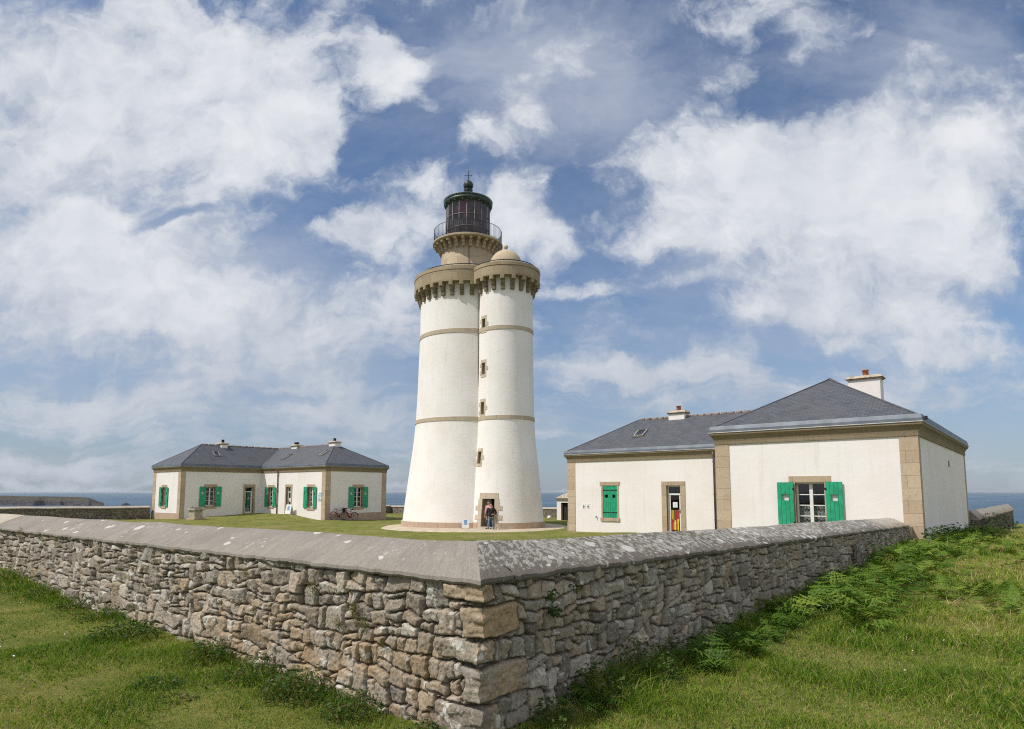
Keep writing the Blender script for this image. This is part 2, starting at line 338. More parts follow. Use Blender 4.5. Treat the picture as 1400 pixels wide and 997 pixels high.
class MB:
    """collects faces; coordinates are world metres unless said otherwise"""
    def __init__(s): s.v = []; s.f = []; s.mi = []; s.mats = []; s.sm = []; s.fuv = {}
    def slot(s, m):
        if m not in s.mats: s.mats.append(m)
        return s.mats.index(m)
    def face(s, pts, m, smooth=False, uv=None):
        i = len(s.v); s.v.extend([tuple(p) for p in pts]); s.f.append(list(range(i, i + len(pts)))); s.mi.append(s.slot(m)); s.sm.append(smooth)
        if uv: s.fuv[len(s.f) - 1] = uv
    def grid(s, rows, m, smooth=True, closed=False, uv=None):
        """rows: list of equal-length point lists"""
        i = len(s.v); n = len(rows[0])
        for r in rows: s.v.extend([tuple(p) for p in r])
        k = s.slot(m)
        for a in range(len(rows) - 1):
            for b in range(n if closed else n - 1):
                c = (b + 1) % n
                s.f.append([i + a * n + b, i + a * n + c, i + (a + 1) * n + c, i + (a + 1) * n + b]); s.mi.append(k); s.sm.append(smooth)
                if uv:
                    u0, u1 = uv[1][b], uv[1][b + 1] if b + 1 < len(uv[1]) else uv[1][b] + (uv[1][1] - uv[1][0])
                    s.fuv[len(s.f) - 1] = [(u0, uv[0][a]), (u1, uv[0][a]), (u1, uv[0][a + 1]), (u0, uv[0][a + 1])]
    def hexa(s, p, m):
        """8 points: bottom ring 0-3, top ring 4-7"""
        i = len(s.v); s.v.extend([tuple(q) for q in p]); k = s.slot(m)
        for f in ((0, 3, 2, 1), (4, 5, 6, 7), (0, 1, 5, 4), (1, 2, 6, 5), (2, 3, 7, 6), (3, 0, 4, 7)):
            s.f.append([i + j for j in f]); s.mi.append(k); s.sm.append(False)
    def box(s, x0, x1, y0, y1, z0, z1, m):
        s.hexa([(x0, y0, z0), (x1, y0, z0), (x1, y1, z0), (x0, y1, z0), (x0, y0, z1), (x1, y0, z1), (x1, y1, z1), (x0, y1, z1)], m)
    def tube(s, pts, r, m, n=8, closed=False):
        pts = [Vector(p) for p in pts]; rows = []
        N = len(pts)
        for i, p in enumerate(pts):
            a = pts[(i - 1) % N] if (closed or i > 0) else p; b = pts[(i + 1) % N] if (closed or i < N - 1) else p
            d = (b - a).normalized(); u = d.cross(Vector((0, 0, 1)))
            if u.length < 0.05: u = d.cross(Vector((1, 0, 0)))
            u.normalize(); w = d.cross(u).normalized()
            rr = r[i] if isinstance(r, (list, tuple)) else r
            rows.append([p + (u * math.cos(t) + w * math.sin(t)) * rr for t in [2 * math.pi * j / n for j in range(n)]])
        if closed: rows.append(rows[0])
        s.grid(rows, m, True, True)
        if not closed:
            s.face(rows[0][::-1], m); s.face(rows[-1], m)
    def lathe(s, c, prof, m, n=48, smooth=True, caps=True):
        ths = [2 * math.pi * j / n for j in range(n)]
        rows = [[(c[0] + r * math.cos(t), c[1] + r * math.sin(t), z) for t in ths] for r, z in prof]
        rm = max(r for r, z in prof)
        vs = [0.0]
        for (r0, z0), (r1, z1) in zip(prof, prof[1:]): vs.append(vs[-1] + math.hypot(r1 - r0, z1 - z0))
        s.grid(rows, m, smooth, True, uv=(vs, [t * rm for t in ths] + [2 * math.pi * rm]))
        if caps:
            s.face(rows[0][::-1], m); s.face(rows[-1], m)
    def build(s, name, parent=None, bevel=0.0, uvs=True, auto=None, fixn=True):
        me = bpy.data.meshes.new(name); me.from_pydata(s.v, [], s.f); me.update()
        for m in s.mats: me.materials.append(m)
        me.polygons.foreach_set('material_index', s.mi); me.polygons.foreach_set('use_smooth', s.sm)
        if uvs:
            uvl = me.uv_layers.new(name='UVMap')
            for p in me.polygons:
                if p.index in s.fuv:
                    for li, q in zip(p.loop_indices, s.fuv[p.index]): uvl.data[li].uv = q
                    continue
                n = p.normal
                u = Vector((0, 0, 1)).cross(n)
                u = u.normalized() if u.length > 0.05 else Vector((1, 0, 0))
                w = n.cross(u)
                for li in p.loop_indices:
                    q = me.vertices[me.loops[li].vertex_index].co
                    uvl.data[li].uv = (q.dot(u), q.dot(w))
        if fixn:
            bm = bmesh.new(); bm.from_mesh(me); bmesh.ops.remove_doubles(bm, verts=bm.verts, dist=1e-5)
            bmesh.ops.recalc_face_normals(bm, faces=bm.faces); bm.to_mesh(me); bm.free()
        o = link_mesh(name, me, parent)
        if bevel:
            b = o.modifiers.new('bevel', 'BEVEL'); b.width = bevel; b.segments = 2; b.limit_method = 'ANGLE'; b.angle_limit = R(40)
        return o

# ------------------------------------------------------------------ world: sky with broken cloud
w = bpy.data.worlds.new('World'); sc.world = w; w.use_nodes = True
nt = w.node_tree; nt.nodes.clear(); g = G(nt)
out = nt.nodes.new('ShaderNodeOutputWorld'); bg = g.n('ShaderNodeBackground', {'Strength': 0.10})
nt.links.new(bg.outputs[0], out.inputs[0])
sky = g.n('ShaderNodeTexSky', sky_type='NISHITA', sun_disc=False, sun_elevation=math.asin(SUN.z), sun_rotation=math.atan2(SUN.x, SUN.y), altitude=60, air_density=1.0, dust_density=0.6, ozone_density=2.0)
d = g.n('ShaderNodeTexCoord').outputs['Generated']
d = g.vm('NORMALIZE', d)
sep = g.n('ShaderNodeSeparateXYZ', {0: d}); dz = sep.outputs[2]
FW, RT = (0.7727, 0.6348, 0), (0.6348, -0.7727, 0)
fwd = g.vm('DOT_PRODUCT', d, FW); rgt = g.vm('DOT_PRODUCT', d, RT)
fpos = g.math('MAXIMUM', fwd, 0.05)
gx = g.math('DIVIDE', rgt, fpos); gy = g.math('DIVIDE', dz, fpos)
gp = g.n('ShaderNodeCombineXYZ', {0: gx, 1: gy, 2: 0.0}).outputs[0]
# cloud-plane projection: flattens towards the horizon
den = g.math('ADD', g.math('MAXIMUM', dz, 0.0), 0.16)
cp = g.n('ShaderNodeCombineXYZ', {0: g.math('DIVIDE', rgt, den), 1: g.math('DIVIDE', fwd, den), 2: 0.0}).outputs[0]
warp = g.n('ShaderNodeTexNoise', {'Vector': gp, 'Scale': 4.0, 'Detail': 8.0, 'Roughness': 0.6}).outputs['Color']
wv = g.n('ShaderNodeVectorMath', {0: g.vm('SUBTRACT', warp, (0.5, 0.5, 0.5)), 3: 0.16}, operation='SCALE').outputs[0]
gw = g.vm('ADD', gp, wv)
def pix(u, v): return ((u - 700) / 895.0, (672.5 - v) / 895.0)
blobs = [  # bearing u, height v, half-width, half-height, tilt deg, weight : where banks of cloud stand that day
 (170, 110, 350, 175, -22, 0.66), (330, 200, 150, 100, -40, 0.40), (60, 30, 320, 100, 0, 0.30), (415, 110, 70, 60, 30, 0.24),
 (515, 300, 150, 62, -6, 0.66), (80, 370, 330, 110, -5, 0.52), (330, 430, 380, 90, 0, 0.42), (130, 300, 120, 40, 10, 0.2),
 (530, 42, 85, 62, 20, 0.60), (575, 115, 55, 22, 35, 0.40), (545, 222, 60, 26, 5, 0.40), (660, 172, 66, 28, 0, 0.48), (720, 130, 50, 40, 30, 0.34),
 (695, 262, 60, 70, 30, 0.56), (760, 310, 50, 40, 30, 0.4), (1080, 190, 230, 100, 8, 0.52), (1230, 280, 340, 165, -5, 0.66), (940, 290, 150, 75, -10, 0.52), (850, 200, 90, 50, 0, 0.30),
 (1330, 130, 150, 110, 0, 0.36), (1150, 420, 280, 60, 5, 0.42), (800, 392, 60, 18, 0, 0.45), (855, 508, 45, 20, 0, 0.50), (940, 375, 70, 16, 0, 0.3),
 (200, 560, 420, 50, 0, 0.22), (1000, 530, 420, 60, 0, 0.22),
 # clear holes
 (620, 95, 55, 70, 20, -0.30), (500, 175, 55, 50, 20, -0.26), (400, 282, 80, 24, -28, -0.46), (225, 292, 90, 16, -22, -0.46), (1130, 80, 150, 40, -12, -0.56), (778, 245, 34, 42, 10, -0.44), (820, 350, 60, 40, 0, -0.2),
 (840, 420, 130, 40, 0, -0.20), (20, 272, 50, 16, 0, -0.3),
]
veils = [(790, 70, 250, 140, -8, 0.85), (1320, 90, 220, 150, 5, 0.7), (700, 20, 200, 70, 0, 0.5), (1150, 330, 400, 220, 0, 0.5), (200, 440, 520, 150, 0, 0.6), (150, 200, 420, 220, 0, 0.4)]
def bank(lst):
    acc = None
    for u, v, ru, rv, rot, wt in lst:
        x, y = pix(u, v)
        q = g.mapping(gw, (x, y, 0), (0, 0, R(-rot)), (ru / 895.0, rv / 895.0, 1), 'TEXTURE')
        t = g.math('MULTIPLY', g.ramp(g.vm('LENGTH', q), 1.25, 0.15), wt)
        acc = t if acc is None else g.math('ADD', acc, t)
    return acc
cov = bank(blobs); vcov = bank(veils)
front = g.ramp(fwd, 0.05, 0.25)
cov = g.math('ADD', g.math('MULTIPLY', cov, front), g.math('MULTIPLY', g.math('SUBTRACT', 1.0, front), 0.55))
def fb(vec, scale, det, rough, dist=0.0):
    return g.n('ShaderNodeTexNoise', {'Vector': vec, 'Scale': scale, 'Detail': det, 'Roughness': rough, 'Distortion': dist}).outputs['Fac']
low = g.ramp(gy, 0.38, 0.06)
# puffs shrink and flatten towards the horizon
gq = g.mapping(gw, scale=(1.0, 1.22, 1))
def puff(off, dt=1.0):
    q = g.vm('ADD', gq, off)
    a_ = g.math('MULTIPLY', g.math('SUBTRACT', fb(q, 3.3, 5.0 + 6.0 * dt, 0.58, 0.1), 0.5), 2.2)
    b_ = g.math('MULTIPLY', g.math('SUBTRACT', fb(q, 9.5, 9.0, 0.62, 0.15), 0.5), 1.6)
    return g.math('ADD', a_, b_)
p0 = puff((0.0, 0.0, 0.0)); p1 = puff((-0.03, 0.045, 0.0))
n3 = fb(g.mapping(gw, rot=(0, 0, -0.06), scale=(1.7, 15.0, 1)), 1.0, 9.0, 0.62, 0.2)
st = g.math('MULTIPLY', g.math('MULTIPLY', g.math('SUBTRACT', n3, 0.46), low), 2.6)
dens = g.math('ADD', g.math('ADD', g.math('MULTIPLY', p0, g.math('SUBTRACT', 1.0, g.math('MULTIPLY', low, 0.45))), st), g.math('ADD', g.math('MULTIPLY', cov, 1.12), 0.06))
alpha = g.ramp(dens, 0.02, 0.56)
thick = g.ramp(dens, 0.25, 1.0)
# thin high veil that greys the blue
nv = fb(g.mapping(cp, rot=(0, 0, 0.5), scale=(0.55, 1.0, 1)), 1.0, 10.0, 0.66, 0.5)
nv2 = fb(g.mapping(gw, rot=(0, 0, 0.35), scale=(1.9, 3.2, 1)), 1.0, 10.0, 0.66, 0.15)
veil = g.math('MULTIPLY', g.ramp(g.math('ADD', g.math('ADD', g.math('MULTIPLY', nv, 0.9), g.math('MULTIPLY', g.math('SUBTRACT', nv2, 0.5), 1.5)), g.math('MULTIPLY', vcov, 0.50)), 0.24, 1.08), 0.86)
emb = g.math('MULTIPLY', g.math('SUBTRACT', p0, p1), 0.42)
s1 = fb(g.vm('ADD', gw, (0.03, -0.05, 0.2)), 3.0, 9.0, 0.62)
lit = g.clampmath('ADD', g.math('ADD', g.math('MULTIPLY', g.ramp(s1, 0.28, 0.68), 0.42), g.math('MULTIPLY', thick, 0.52)), emb)
cc = g.mix(lit, (4.9, 5.4, 6.3), (8.5, 8.65, 8.9))
cc = g.mix(g.math('MULTIPLY', low, 0.55), cc, (4.3, 4.85, 5.7))
skyb = g.n('ShaderNodeMix', data_type='RGBA', blend_type='MULTIPLY', clamp_result=False)
g.set(skyb.inputs[0], 1.0); g.set(skyb.inputs[6], sky.outputs[0]); g.set(skyb.inputs[7], (0.92, 1.0, 1.10))
hz = g.ramp(gy, 0.42, -0.02)
skyc = g.mix(g.math('MULTIPLY', hz, 0.6), skyb.outputs[2], (2.55, 3.25, 4.5))
skyc = g.mix(g.math('MULTIPLY', veil, g.math('SUBTRACT', 1.0, g.math('MULTIPLY', low, 0.4))), skyc, (4.5, 5.0, 6.1))
g.set(bg.inputs[0], g.mix(g.math('MULTIPLY', alpha, 0.93), skyc, cc))

sun = bpy.data.lights.new('sun', 'SUN'); sun.energy = 3.85; sun.angle = R(0.55); sun.color = (1.0, 0.95, 0.895)
so = bpy.data.objects.new('sun', sun); col.objects.link(so); so.rotation_euler = SUN.to_track_quat('Z', 'Y').to_euler(); so.location = (-30, 20, 60)

cam = bpy.data.cameras.new('camera'); co = bpy.data.objects.new('camera', cam); col.objects.link(co)
cam.sensor_width = 36; cam.lens = 890 / 1400 * 36; cam.shift_y = 82 / 1400; cam.clip_end = 200000; cam.clip_start = 0.1
co.location = CAM; co.rotation_euler = (R(95.9), 0, R(39.4 - 90)); sc.camera = co
vs = sc.view_settings
vs.view_transform = 'Standard'; vs.look = 'None'; vs.gamma = 1; vs.exposure = 0; vs.use_curve_mapping = False
sc.render.resolution_x = 1024; sc.render.resolution_y = 729

# ------------------------------------------------------------------ noise in numpy
def vnoise(x, y, seed=0):
    xi = np.floor(x).astype(np.int64); yi = np.floor(y).astype(np.int64); fx = x - xi; fy = y - yi
    fx = fx * fx * (3 - 2 * fx); fy = fy * fy * (3 - 2 * fy)
    def h(a, b):
        n = (a * 374761393 + b * 668265263 + seed * 144665) & 0x7fffffff
        n = ((n ^ (n >> 13)) * 1274126177) & 0x7fffffff
        return ((n ^ (n >> 16)) & 0xffff) / 65535.0
    a = h(xi, yi) * (1 - fx) + h(xi + 1, yi) * fx; b = h(xi, yi + 1) * (1 - fx) + h(xi + 1, yi + 1) * fx
    return a * (1 - fy) + b * fy
def fbm(x, y, oct=4, seed=0, gain=0.5):
    s = 0; a = 1; t = 0
    for i in range(oct):
        s = s + a * vnoise(x * 2 ** i, y * 2 ** i, seed + i * 17); t += a; a *= gain
    return s / t

# ------------------------------------------------------------------ terrain
CTRL = np.array([(0, 0, 0), (-3.5, -3.1, 0), (-1, 5, .12), (-1, 12.6, .33), (-1, 22, .3), (-8, 12, .25), (-8, 3, .02), (-14, 20, .3), (0, 35, .1), (0, 50, -.2),
 (3, -.6, 0), (6, -1, .03), (10, -.8, .12), (14, -1, .22), (18, -.6, .30), (24, -.6, .18), (31, -.6, .0), (5, -8, .02), (12, -6, .08), (18, -10, .02), (25, -8, 0), (38, -4, -.25), (40, -14, -.4), (52, -2, -.55), (60, -10, -.9), (-4, -12, 0), (10, -20, -.2),
 (19.4, 53.5, -.54), (19.4, 49.2, -.40), (22, 48, -.25), (26.3, 48.8, -.10), (26.2, 45, -.12), (26.3, 39.8, -.46), (29, 39, -.58), (32.5, 39.5, -.60), (23, 44, -.28),
 (29, 27, -.62), (24, 27, -.62), (33, 25, -.62), (27, 21.5, -.62), (29, 34, -.62), (35, 28, -.60), (26, 17, -.42), (26, 11, -.34), (19, 8, -.3), (5, 5, -.35), (10, 20, -.55), (16, 30, -.60), (20, 36, -.5), (8, 40, -.5), (10, 30, -.55), (14, 46, -.5),
 (45, 30, -.60), (45, 50, -.7), (45, 5, -.7), (9, 54, -.42), (14, 54, -.42), (38, 20, -.55), (38, 45, -.62)], float)
def ss(x, a, b):
    t = np.clip((x - a) / (b - a), 0, 1); return t * t * (3 - 2 * t)
def H(x, y, fine=True):
    x = np.asarray(x, float); y = np.asarray(y, float); sh = x.shape
    X = x.ravel(); Y = y.ravel(); out = np.zeros(X.size)
    for i in range(0, X.size, 20000):
        d2 = (X[i:i + 20000, None] - CTRL[None, :, 0]) ** 2 + (Y[i:i + 20000, None] - CTRL[None, :, 1]) ** 2
        wt = 1.0 / (d2 + 1.5) ** 1.7
        out[i:i + 20000] = (wt * CTRL[None, :, 2]).sum(1) / wt.sum(1)
    z = out.reshape(sh)
    e = np.maximum.reduce([x - 56, y - 60, np.zeros_like(x)])
    e2 = np.maximum.reduce([-y - 45, -x - 50, np.zeros_like(x)])
    z = z - np.where(e < 60, 0.11 * e + 0.004 * e * e, 21 + 0.75 * (e - 60)) - 0.002 * e2 ** 2
    if fine: z = z + (fbm(x * .7, y * .7, 3, 5) - .5) * .10 * ss(np.hypot(x - 29, y - 26), 8, 14)
    return np.maximum(z, -75)
def hz1(x, y): return float(H(np.array([x]), np.array([y]))[0])
def axis(c, lo, hi, d0, k):
    p = [c]; s = c
    while s < hi: s += d0 + k * abs(s - c); p.append(s)
    s = c; q = []
    while s > lo: s -= d0 + k * abs(s - c); q.append(s)
    return np.array(q[::-1] + p)
gxs = axis(1.0, -90, 170, 0.22, 0.030); gys = axis(1.0, -90, 170, 0.22, 0.030)
XX, YY = np.meshgrid(gxs, gys); ZZ = H(XX, YY)
def gridmesh(name, X, Y, Z, m):
    ny, nx = X.shape; v = np.stack([X, Y, Z], -1).reshape(-1, 3)
    idx = np.arange(nx * ny).reshape(ny, nx)
    f = np.stack([idx[:-1, :-1], idx[:-1, 1:], idx[1:, 1:], idx[1:, :-1]], -1).reshape(-1, 4)
    return npmesh(name, v, f, m, smooth=True)
def npmesh(name, v, f, m, smooth=False, attrs=None, parent=None):
    me = bpy.data.meshes.new(name); n = len(v); k = f.shape[1]
    me.vertices.add(n); me.vertices.foreach_set('co', np.ascontiguousarray(v, np.float32).ravel())
    me.loops.add(f.size); me.loops.foreach_set('vertex_index', np.ascontiguousarray(f, np.int32).ravel())
    me.polygons.add(len(f)); me.polygons.foreach_set('loop_start', np.arange(0, f.size, k, dtype=np.int32))
    me.polygons.foreach_set('use_smooth', np.full(len(f), smooth))
    me.update(calc_edges=True); me.validate()
    for an, av in (attrs or {}).items():
        a = me.attributes.new(an, 'FLOAT', 'POINT'); a.data.foreach_set('value', np.ascontiguousarray(av, np.float32))
    me.materials.append(m)
    return link_mesh(name, me, parent)
tag(gridmesh('ground', XX, YY, ZZ, M['ground']), kind='structure')
# sea out to the horizon
mb = MB(); S = 120000
mb.face([(-S, -S, -58.3), (S, -S, -58.3), (S, S, -58.3), (-S, S, -58.3)], M['sea'])
tag(mb.build('sea', fixn=False), kind='structure')
# sandy apron round the tower foot
mb = MB(); ac = (28.6, 26.3); rows = []
ths = np.linspace(0, 2 * np.pi, 73)[:-1]
for rr in (0.5, 3, 4.5, 5.4, 5.9, 6.15 ):
    rows.append([(ac[0] + (rr + (.08 * math.sin(5 * t) if rr > 6 else 0)) * math.cos(t), ac[1] + (rr + (.08 * math.sin(5 * t) if rr > 6 else 0)) * math.sin(t), (-0.545 if rr < 6 else -0.60)) for t in ths])
mb.grid(rows, M['sand'], True, True)
tag(mb.build('tower_path'), kind='structure')
# headland across the bay and the islet off its tip
def cam2w(Xc, Yc): return (CAM[0] + Xc * 0.6348 + Yc * 0.7727, CAM[1] - Xc * 0.7727 + Yc * 0.6348)
def headland(name, xs, prof, y0, depth, kind, seed):
    nu, nv = 260, 60
    U = np.linspace(0, 1, nu); V = np.linspace(0, 1, nv) ** 2.2
    UU, VV = np.meshgrid(U, V)
    xc = xs[0] + (xs[1] - xs[0]) * UU
    top = np.interp(UU, prof[0], prof[1])
    rough = fbm(UU * 26, VV * 5, 5, seed)
    shore = (fbm(UU * 14, UU * 0, 4, seed + 3) - .5) * depth * 0.35
    yc = y0 + shore + VV * depth
    rise = .70 * ss(VV + (rough - .5) * .02, 0.0, 0.035) + .30 * ss(VV + (rough - .5) * .10, 0.01, 0.22)
    z = -62 + (top + 62) * rise * (1 - ss(VV, 0.9, 1.0)) + (rough - .5) * 9 * rise * (1 - rise * .75)
    gy_ = yc * 1.0
    wx, wy = cam2w(xc * (yc / y0), gy_)
    return tag(gridmesh(name, wx, wy, z, M['head']), kind='structure')
headland('headland', (-3300, -1758), ([0, .45, .70, .80, .86, .915, .945, .97, 1.0], [-19, -19, -20, -24, -25, -27, -30, -48, -63]), 2850, 900, 'structure', 3)
headland('rock_islet', (-1735, -1672), ([0, .25, .5, .7, 1.0], [-63, -50, -47, -55, -63]), 2900, 70, 'structure', 9)

# ------------------------------------------------------------------ the garden wall in rubble granite with a sloping coping
def bsp(poly, amean, out, rg):
    mn = poly.min(0); mx = poly.max(0); w, h = mx - mn
    a = 0.5 * abs(np.dot(poly[:, 0], np.roll(poly[:, 1], 1)) - np.dot(poly[:, 1], np.roll(poly[:, 0], 1)))
    lim = amean(0.5 * (mn + mx)) * rg.choice([0.35, 0.8, 1.3, 2.1, 3.2], p=[.18, .28, .28, .18, .08])
    if a < lim and w < 2.9 * h + .02 and h < 1.7 * w + .02:
        out.append(poly); return
    if w > 1.15 * h * rg.uniform(0.9, 1.5):
        ang = np.pi / 2 + rg.normal(0, .17)
    else:
        ang = rg.normal(0, .10)
    t = rg.uniform(.33, .67, 2)
    p = mn + (mx - mn) * t
    n = np.array([-np.sin(ang), np.cos(ang)])
    s = (poly - p) @ n
    A_, B_ = [], []
    for i in range(len(poly)):
        j = (i + 1) % len(poly)
        (A_ if s[i] >= 0 else B_).append(poly[i])
        if s[i] * s[j] < 0:
            q = poly[i] + (poly[j] - poly[i]) * s[i] / (s[i] - s[j]); A_.append(q); B_.append(q)
    if len(A_) < 3 or len(B_) < 3:
        out.append(poly); return
    bsp(np.array(A_), amean, out, rg); bsp(np.array(B_), amean, out, rg)

QUOINS = [(1.06, .92, .36, .15), (.90, .675, .13, .36), (.665, .51, .40, .12), (.49, .25, .12, .48), (.225, .015, .38, .18), (.005, -.30, .14, .26)]
def rubble_face(name, L, zc, side, seed, parent):
    """dense displaced sheet; side 0 = face along y (x=0), side 1 = face along x (y=0)"""
    rg = np.random.default_rng(seed)
    sv = [0.0]
    while sv[-1] < L: sv.append(sv[-1] + .0065 + .0012 * sv[-1])
    sv = np.array(sv); nz = 150
    zb = -.40; ft = np.linspace(0, 1, nz)
    Sg = np.repeat(sv[None], nz, 0); top = zc(sv) + .02
    Zg = zb + (top[None] - zb) * ft[:, None]
    Sw = Sg + (fbm(Sg * 5, Zg * 5, 2, seed) - .5) * .07 + (fbm(Sg * 30, Zg * 30, 3, seed + 1) - .5) * .026
    Zw = Zg + (fbm(Sg * 4 + 9, Zg * 4, 2, seed + 2) - .5) * .08 + (fbm(Sg * 28, Zg * 28, 3, seed + 4) - .5) * .026
    polys = []
    am = lambda c: .015 + .012 * np.exp(-((c[0] / 2.0) ** 2)) + .010 * (c[1] < .3) + .0010 * min(c[0], 10)
    bsp(np.array([[-.4, zb - .2], [L + .4, zb - .2], [L + .4, 1.5], [-.4, 1.5]]), am, polys, rg)
    D = np.full(Sg.shape, -1.0); ID = np.zeros(Sg.shape, int)
    for i, pl in enumerate(polys):
        c0 = np.searchsorted(sv, pl[:, 0].min() - .09); c1 = np.searchsorted(sv, pl[:, 0].max() + .09)
        if c1 <= c0: continue
        sw = Sw[:, c0:c1]; zw = Zw[:, c0:c1]
        ctr = pl.mean(0); k = 200.0; acc = 0; mnd = None
        for a, b in zip(pl, np.roll(pl, -1, 0)):
            e = b - a; n = np.array([-e[1], e[0]]) / (np.hypot(*e) + 1e-9)
            if (ctr - a) @ n < 0: n = -n
            dd = (sw - a[0]) * n[0] + (zw - a[1]) * n[1]
            mnd = dd if mnd is None else np.minimum(mnd, dd)
            acc = acc + np.exp(-k * np.clip(dd, -.2, 1))
        sd = -np.log(acc) / k
        ins = mnd > D[:, c0:c1]
        ins &= mnd > 0
        D[:, c0:c1] = np.where(ins, np.maximum(sd, 0), D[:, c0:c1]); ID[:, c0:c1] = np.where(ins, i + 20, ID[:, c0:c1])
    D = np.maximum(D, 0)
    inq = np.zeros(Sg.shape, bool)
    # dressed corner stones, alternately long and short, shared by both faces
    wob = (fbm(Sg * 7, Zg * 7, 4, 99) - .5) * .10
    for qi, (z1, z0, ll, lr) in enumerate(QUOINS):
        ln = (ll, lr)[side] + (fbm(Zg * 8, Zg * 0 + qi, 2, seed) - .5) * .10
        dq = np.minimum.reduce([ln - Sg, z1 - Zg + wob * .5, Zg - z0 + wob * .5])
        inside = dq > -.004
        D = np.where(inside, np.maximum(dq, 0) * .8, np.minimum(D, np.where(dq < 0, -dq + 0, 9)))
        ID = np.where(inside, qi, ID); inq |= inside
    nid = ID.max() + 1
    rnd = rg.random(nid); rnd2 = rg.random(nid); bulge = rg.uniform(.035, .075, nid); tx = rg.normal(0, .16, nid); tz = rg.normal(.04, .16, nid)
    q6 = np.random.default_rng(5); rnd[:20] = q6.random(20); rnd2[:20] = q6.random(20); bulge[:20] = .07; tx[:20] = 0; tz[:20] = 0
    cs = np.zeros(nid); cz = np.zeros(nid); cn = np.bincount(ID.ravel(), minlength=nid) + 1e-9
    cs = np.bincount(ID.ravel(), Sg.ravel(), nid) / cn; cz = np.bincount(ID.ravel(), Zg.ravel(), nid) / cn
    prof = 1 - (1 - np.clip((D - .0035) / .013, 0, 1)) ** 2.4
    disp = prof * bulge[ID] + prof * np.clip((Sg - cs[ID]) * tx[ID] + (Zg - cz[ID]) * tz[ID], -.03, .03)
    disp += prof * ((fbm(Sg * 13, Zg * 13, 4, seed + 7, .6) - .5) * .026 + (np.abs(fbm(Sg * 34, Zg * 34, 3, seed + 8) - .5) * -.030 + .006))
    disp += inq * prof * (fbm(Sg * 8, Zg * 8, 4, 61, .6) - .5) * .055
    disp += (fbm(Sg * .8, Zg * .8, 2, seed + 9) - .5) * .05 * ss(Sg, .3, 1.2) - .03
    disp += .03 * (1 - ft[:, None])            # slight batter
    # the two faces share their first column so that the corner closes
    zc0 = Zg[:, 0]
    dq0 = np.full(nz, -.02)
    for z1, z0, _, _ in QUOINS:
        dd = np.minimum(z1 - zc0, zc0 - z0); dq0 = np.where(dd > 0, -.02 + .065 * (1 - (1 - np.clip(dd / .022, 0, 1)) ** 2.6), dq0)
    dq0 = dq0 + (fbm(zc0 * 11, zc0 * 0, 4, 4, .65) - .5) * .085
    rq = np.random.default_rng(8)
    ox = (fbm(zc0 * 9 + 40, zc0 * 0, 4, 14, .65) - .5) * .05; oy = (fbm(zc0 * 9 + 80, zc0 * 0, 4, 24, .65) - .5) * .05
    for z1, z0, _, _ in QUOINS:
        m_ = (zc0 < z1) & (zc0 > z0); ox = ox + m_ * rq.uniform(-.024, .024); oy = oy + m_ * rq.uniform(-.024, .024)
    dX, dY = dq0 + ox, dq0 + oy; dq0, dal = (dX, dY) if side == 0 else (dY, dX)
    k = np.clip(1 - Sg / .09, 0, 1)
    k2 = k * k * (3 - 2 * k)
    disp = disp * (1 - k2) + dq0[:, None] * k2
    along = Sg - dal[:, None] * k
    if side == 0: X, Y = -disp, along
    else: X, Y = along, -disp
    v = np.stack([X, Y, Zg], -1).reshape(-1, 3)
    nx = len(sv); idx = np.arange(nx * nz).reshape(nz, nx)
    f = np.stack([idx[:-1, :-1], idx[:-1, 1:], idx[1:, 1:], idx[1:, :-1]], -1).reshape(-1, 4)
    if side == 0: f = f[:, ::-1]
    och = (.22 + .62 * np.exp(-((Sg - 2.0) / 2.2) ** 2)) * ss(1.15 - Zg, .2, .8) if side == 0 else .10 + .8 * inq * (rnd2[ID] > .3)
    och = np.clip(np.where(inq, (.22 if side == 0 else .75), och), 0, 1)
    return npmesh(name, v, f, M['rubble'], True, {'rnd': rnd[ID].ravel(), 'rnd2': rnd2[ID].ravel(), 'edge': D.ravel(), 'ochre': och.ravel()}, parent)
zcL = lambda s: 1.065 - .0056 * s
zrL = lambda s: 1.305 - .0050 * s
zcR = lambda s: 1.065 - .0190 * s
zrR = lambda s: 1.305 - .0198 * s
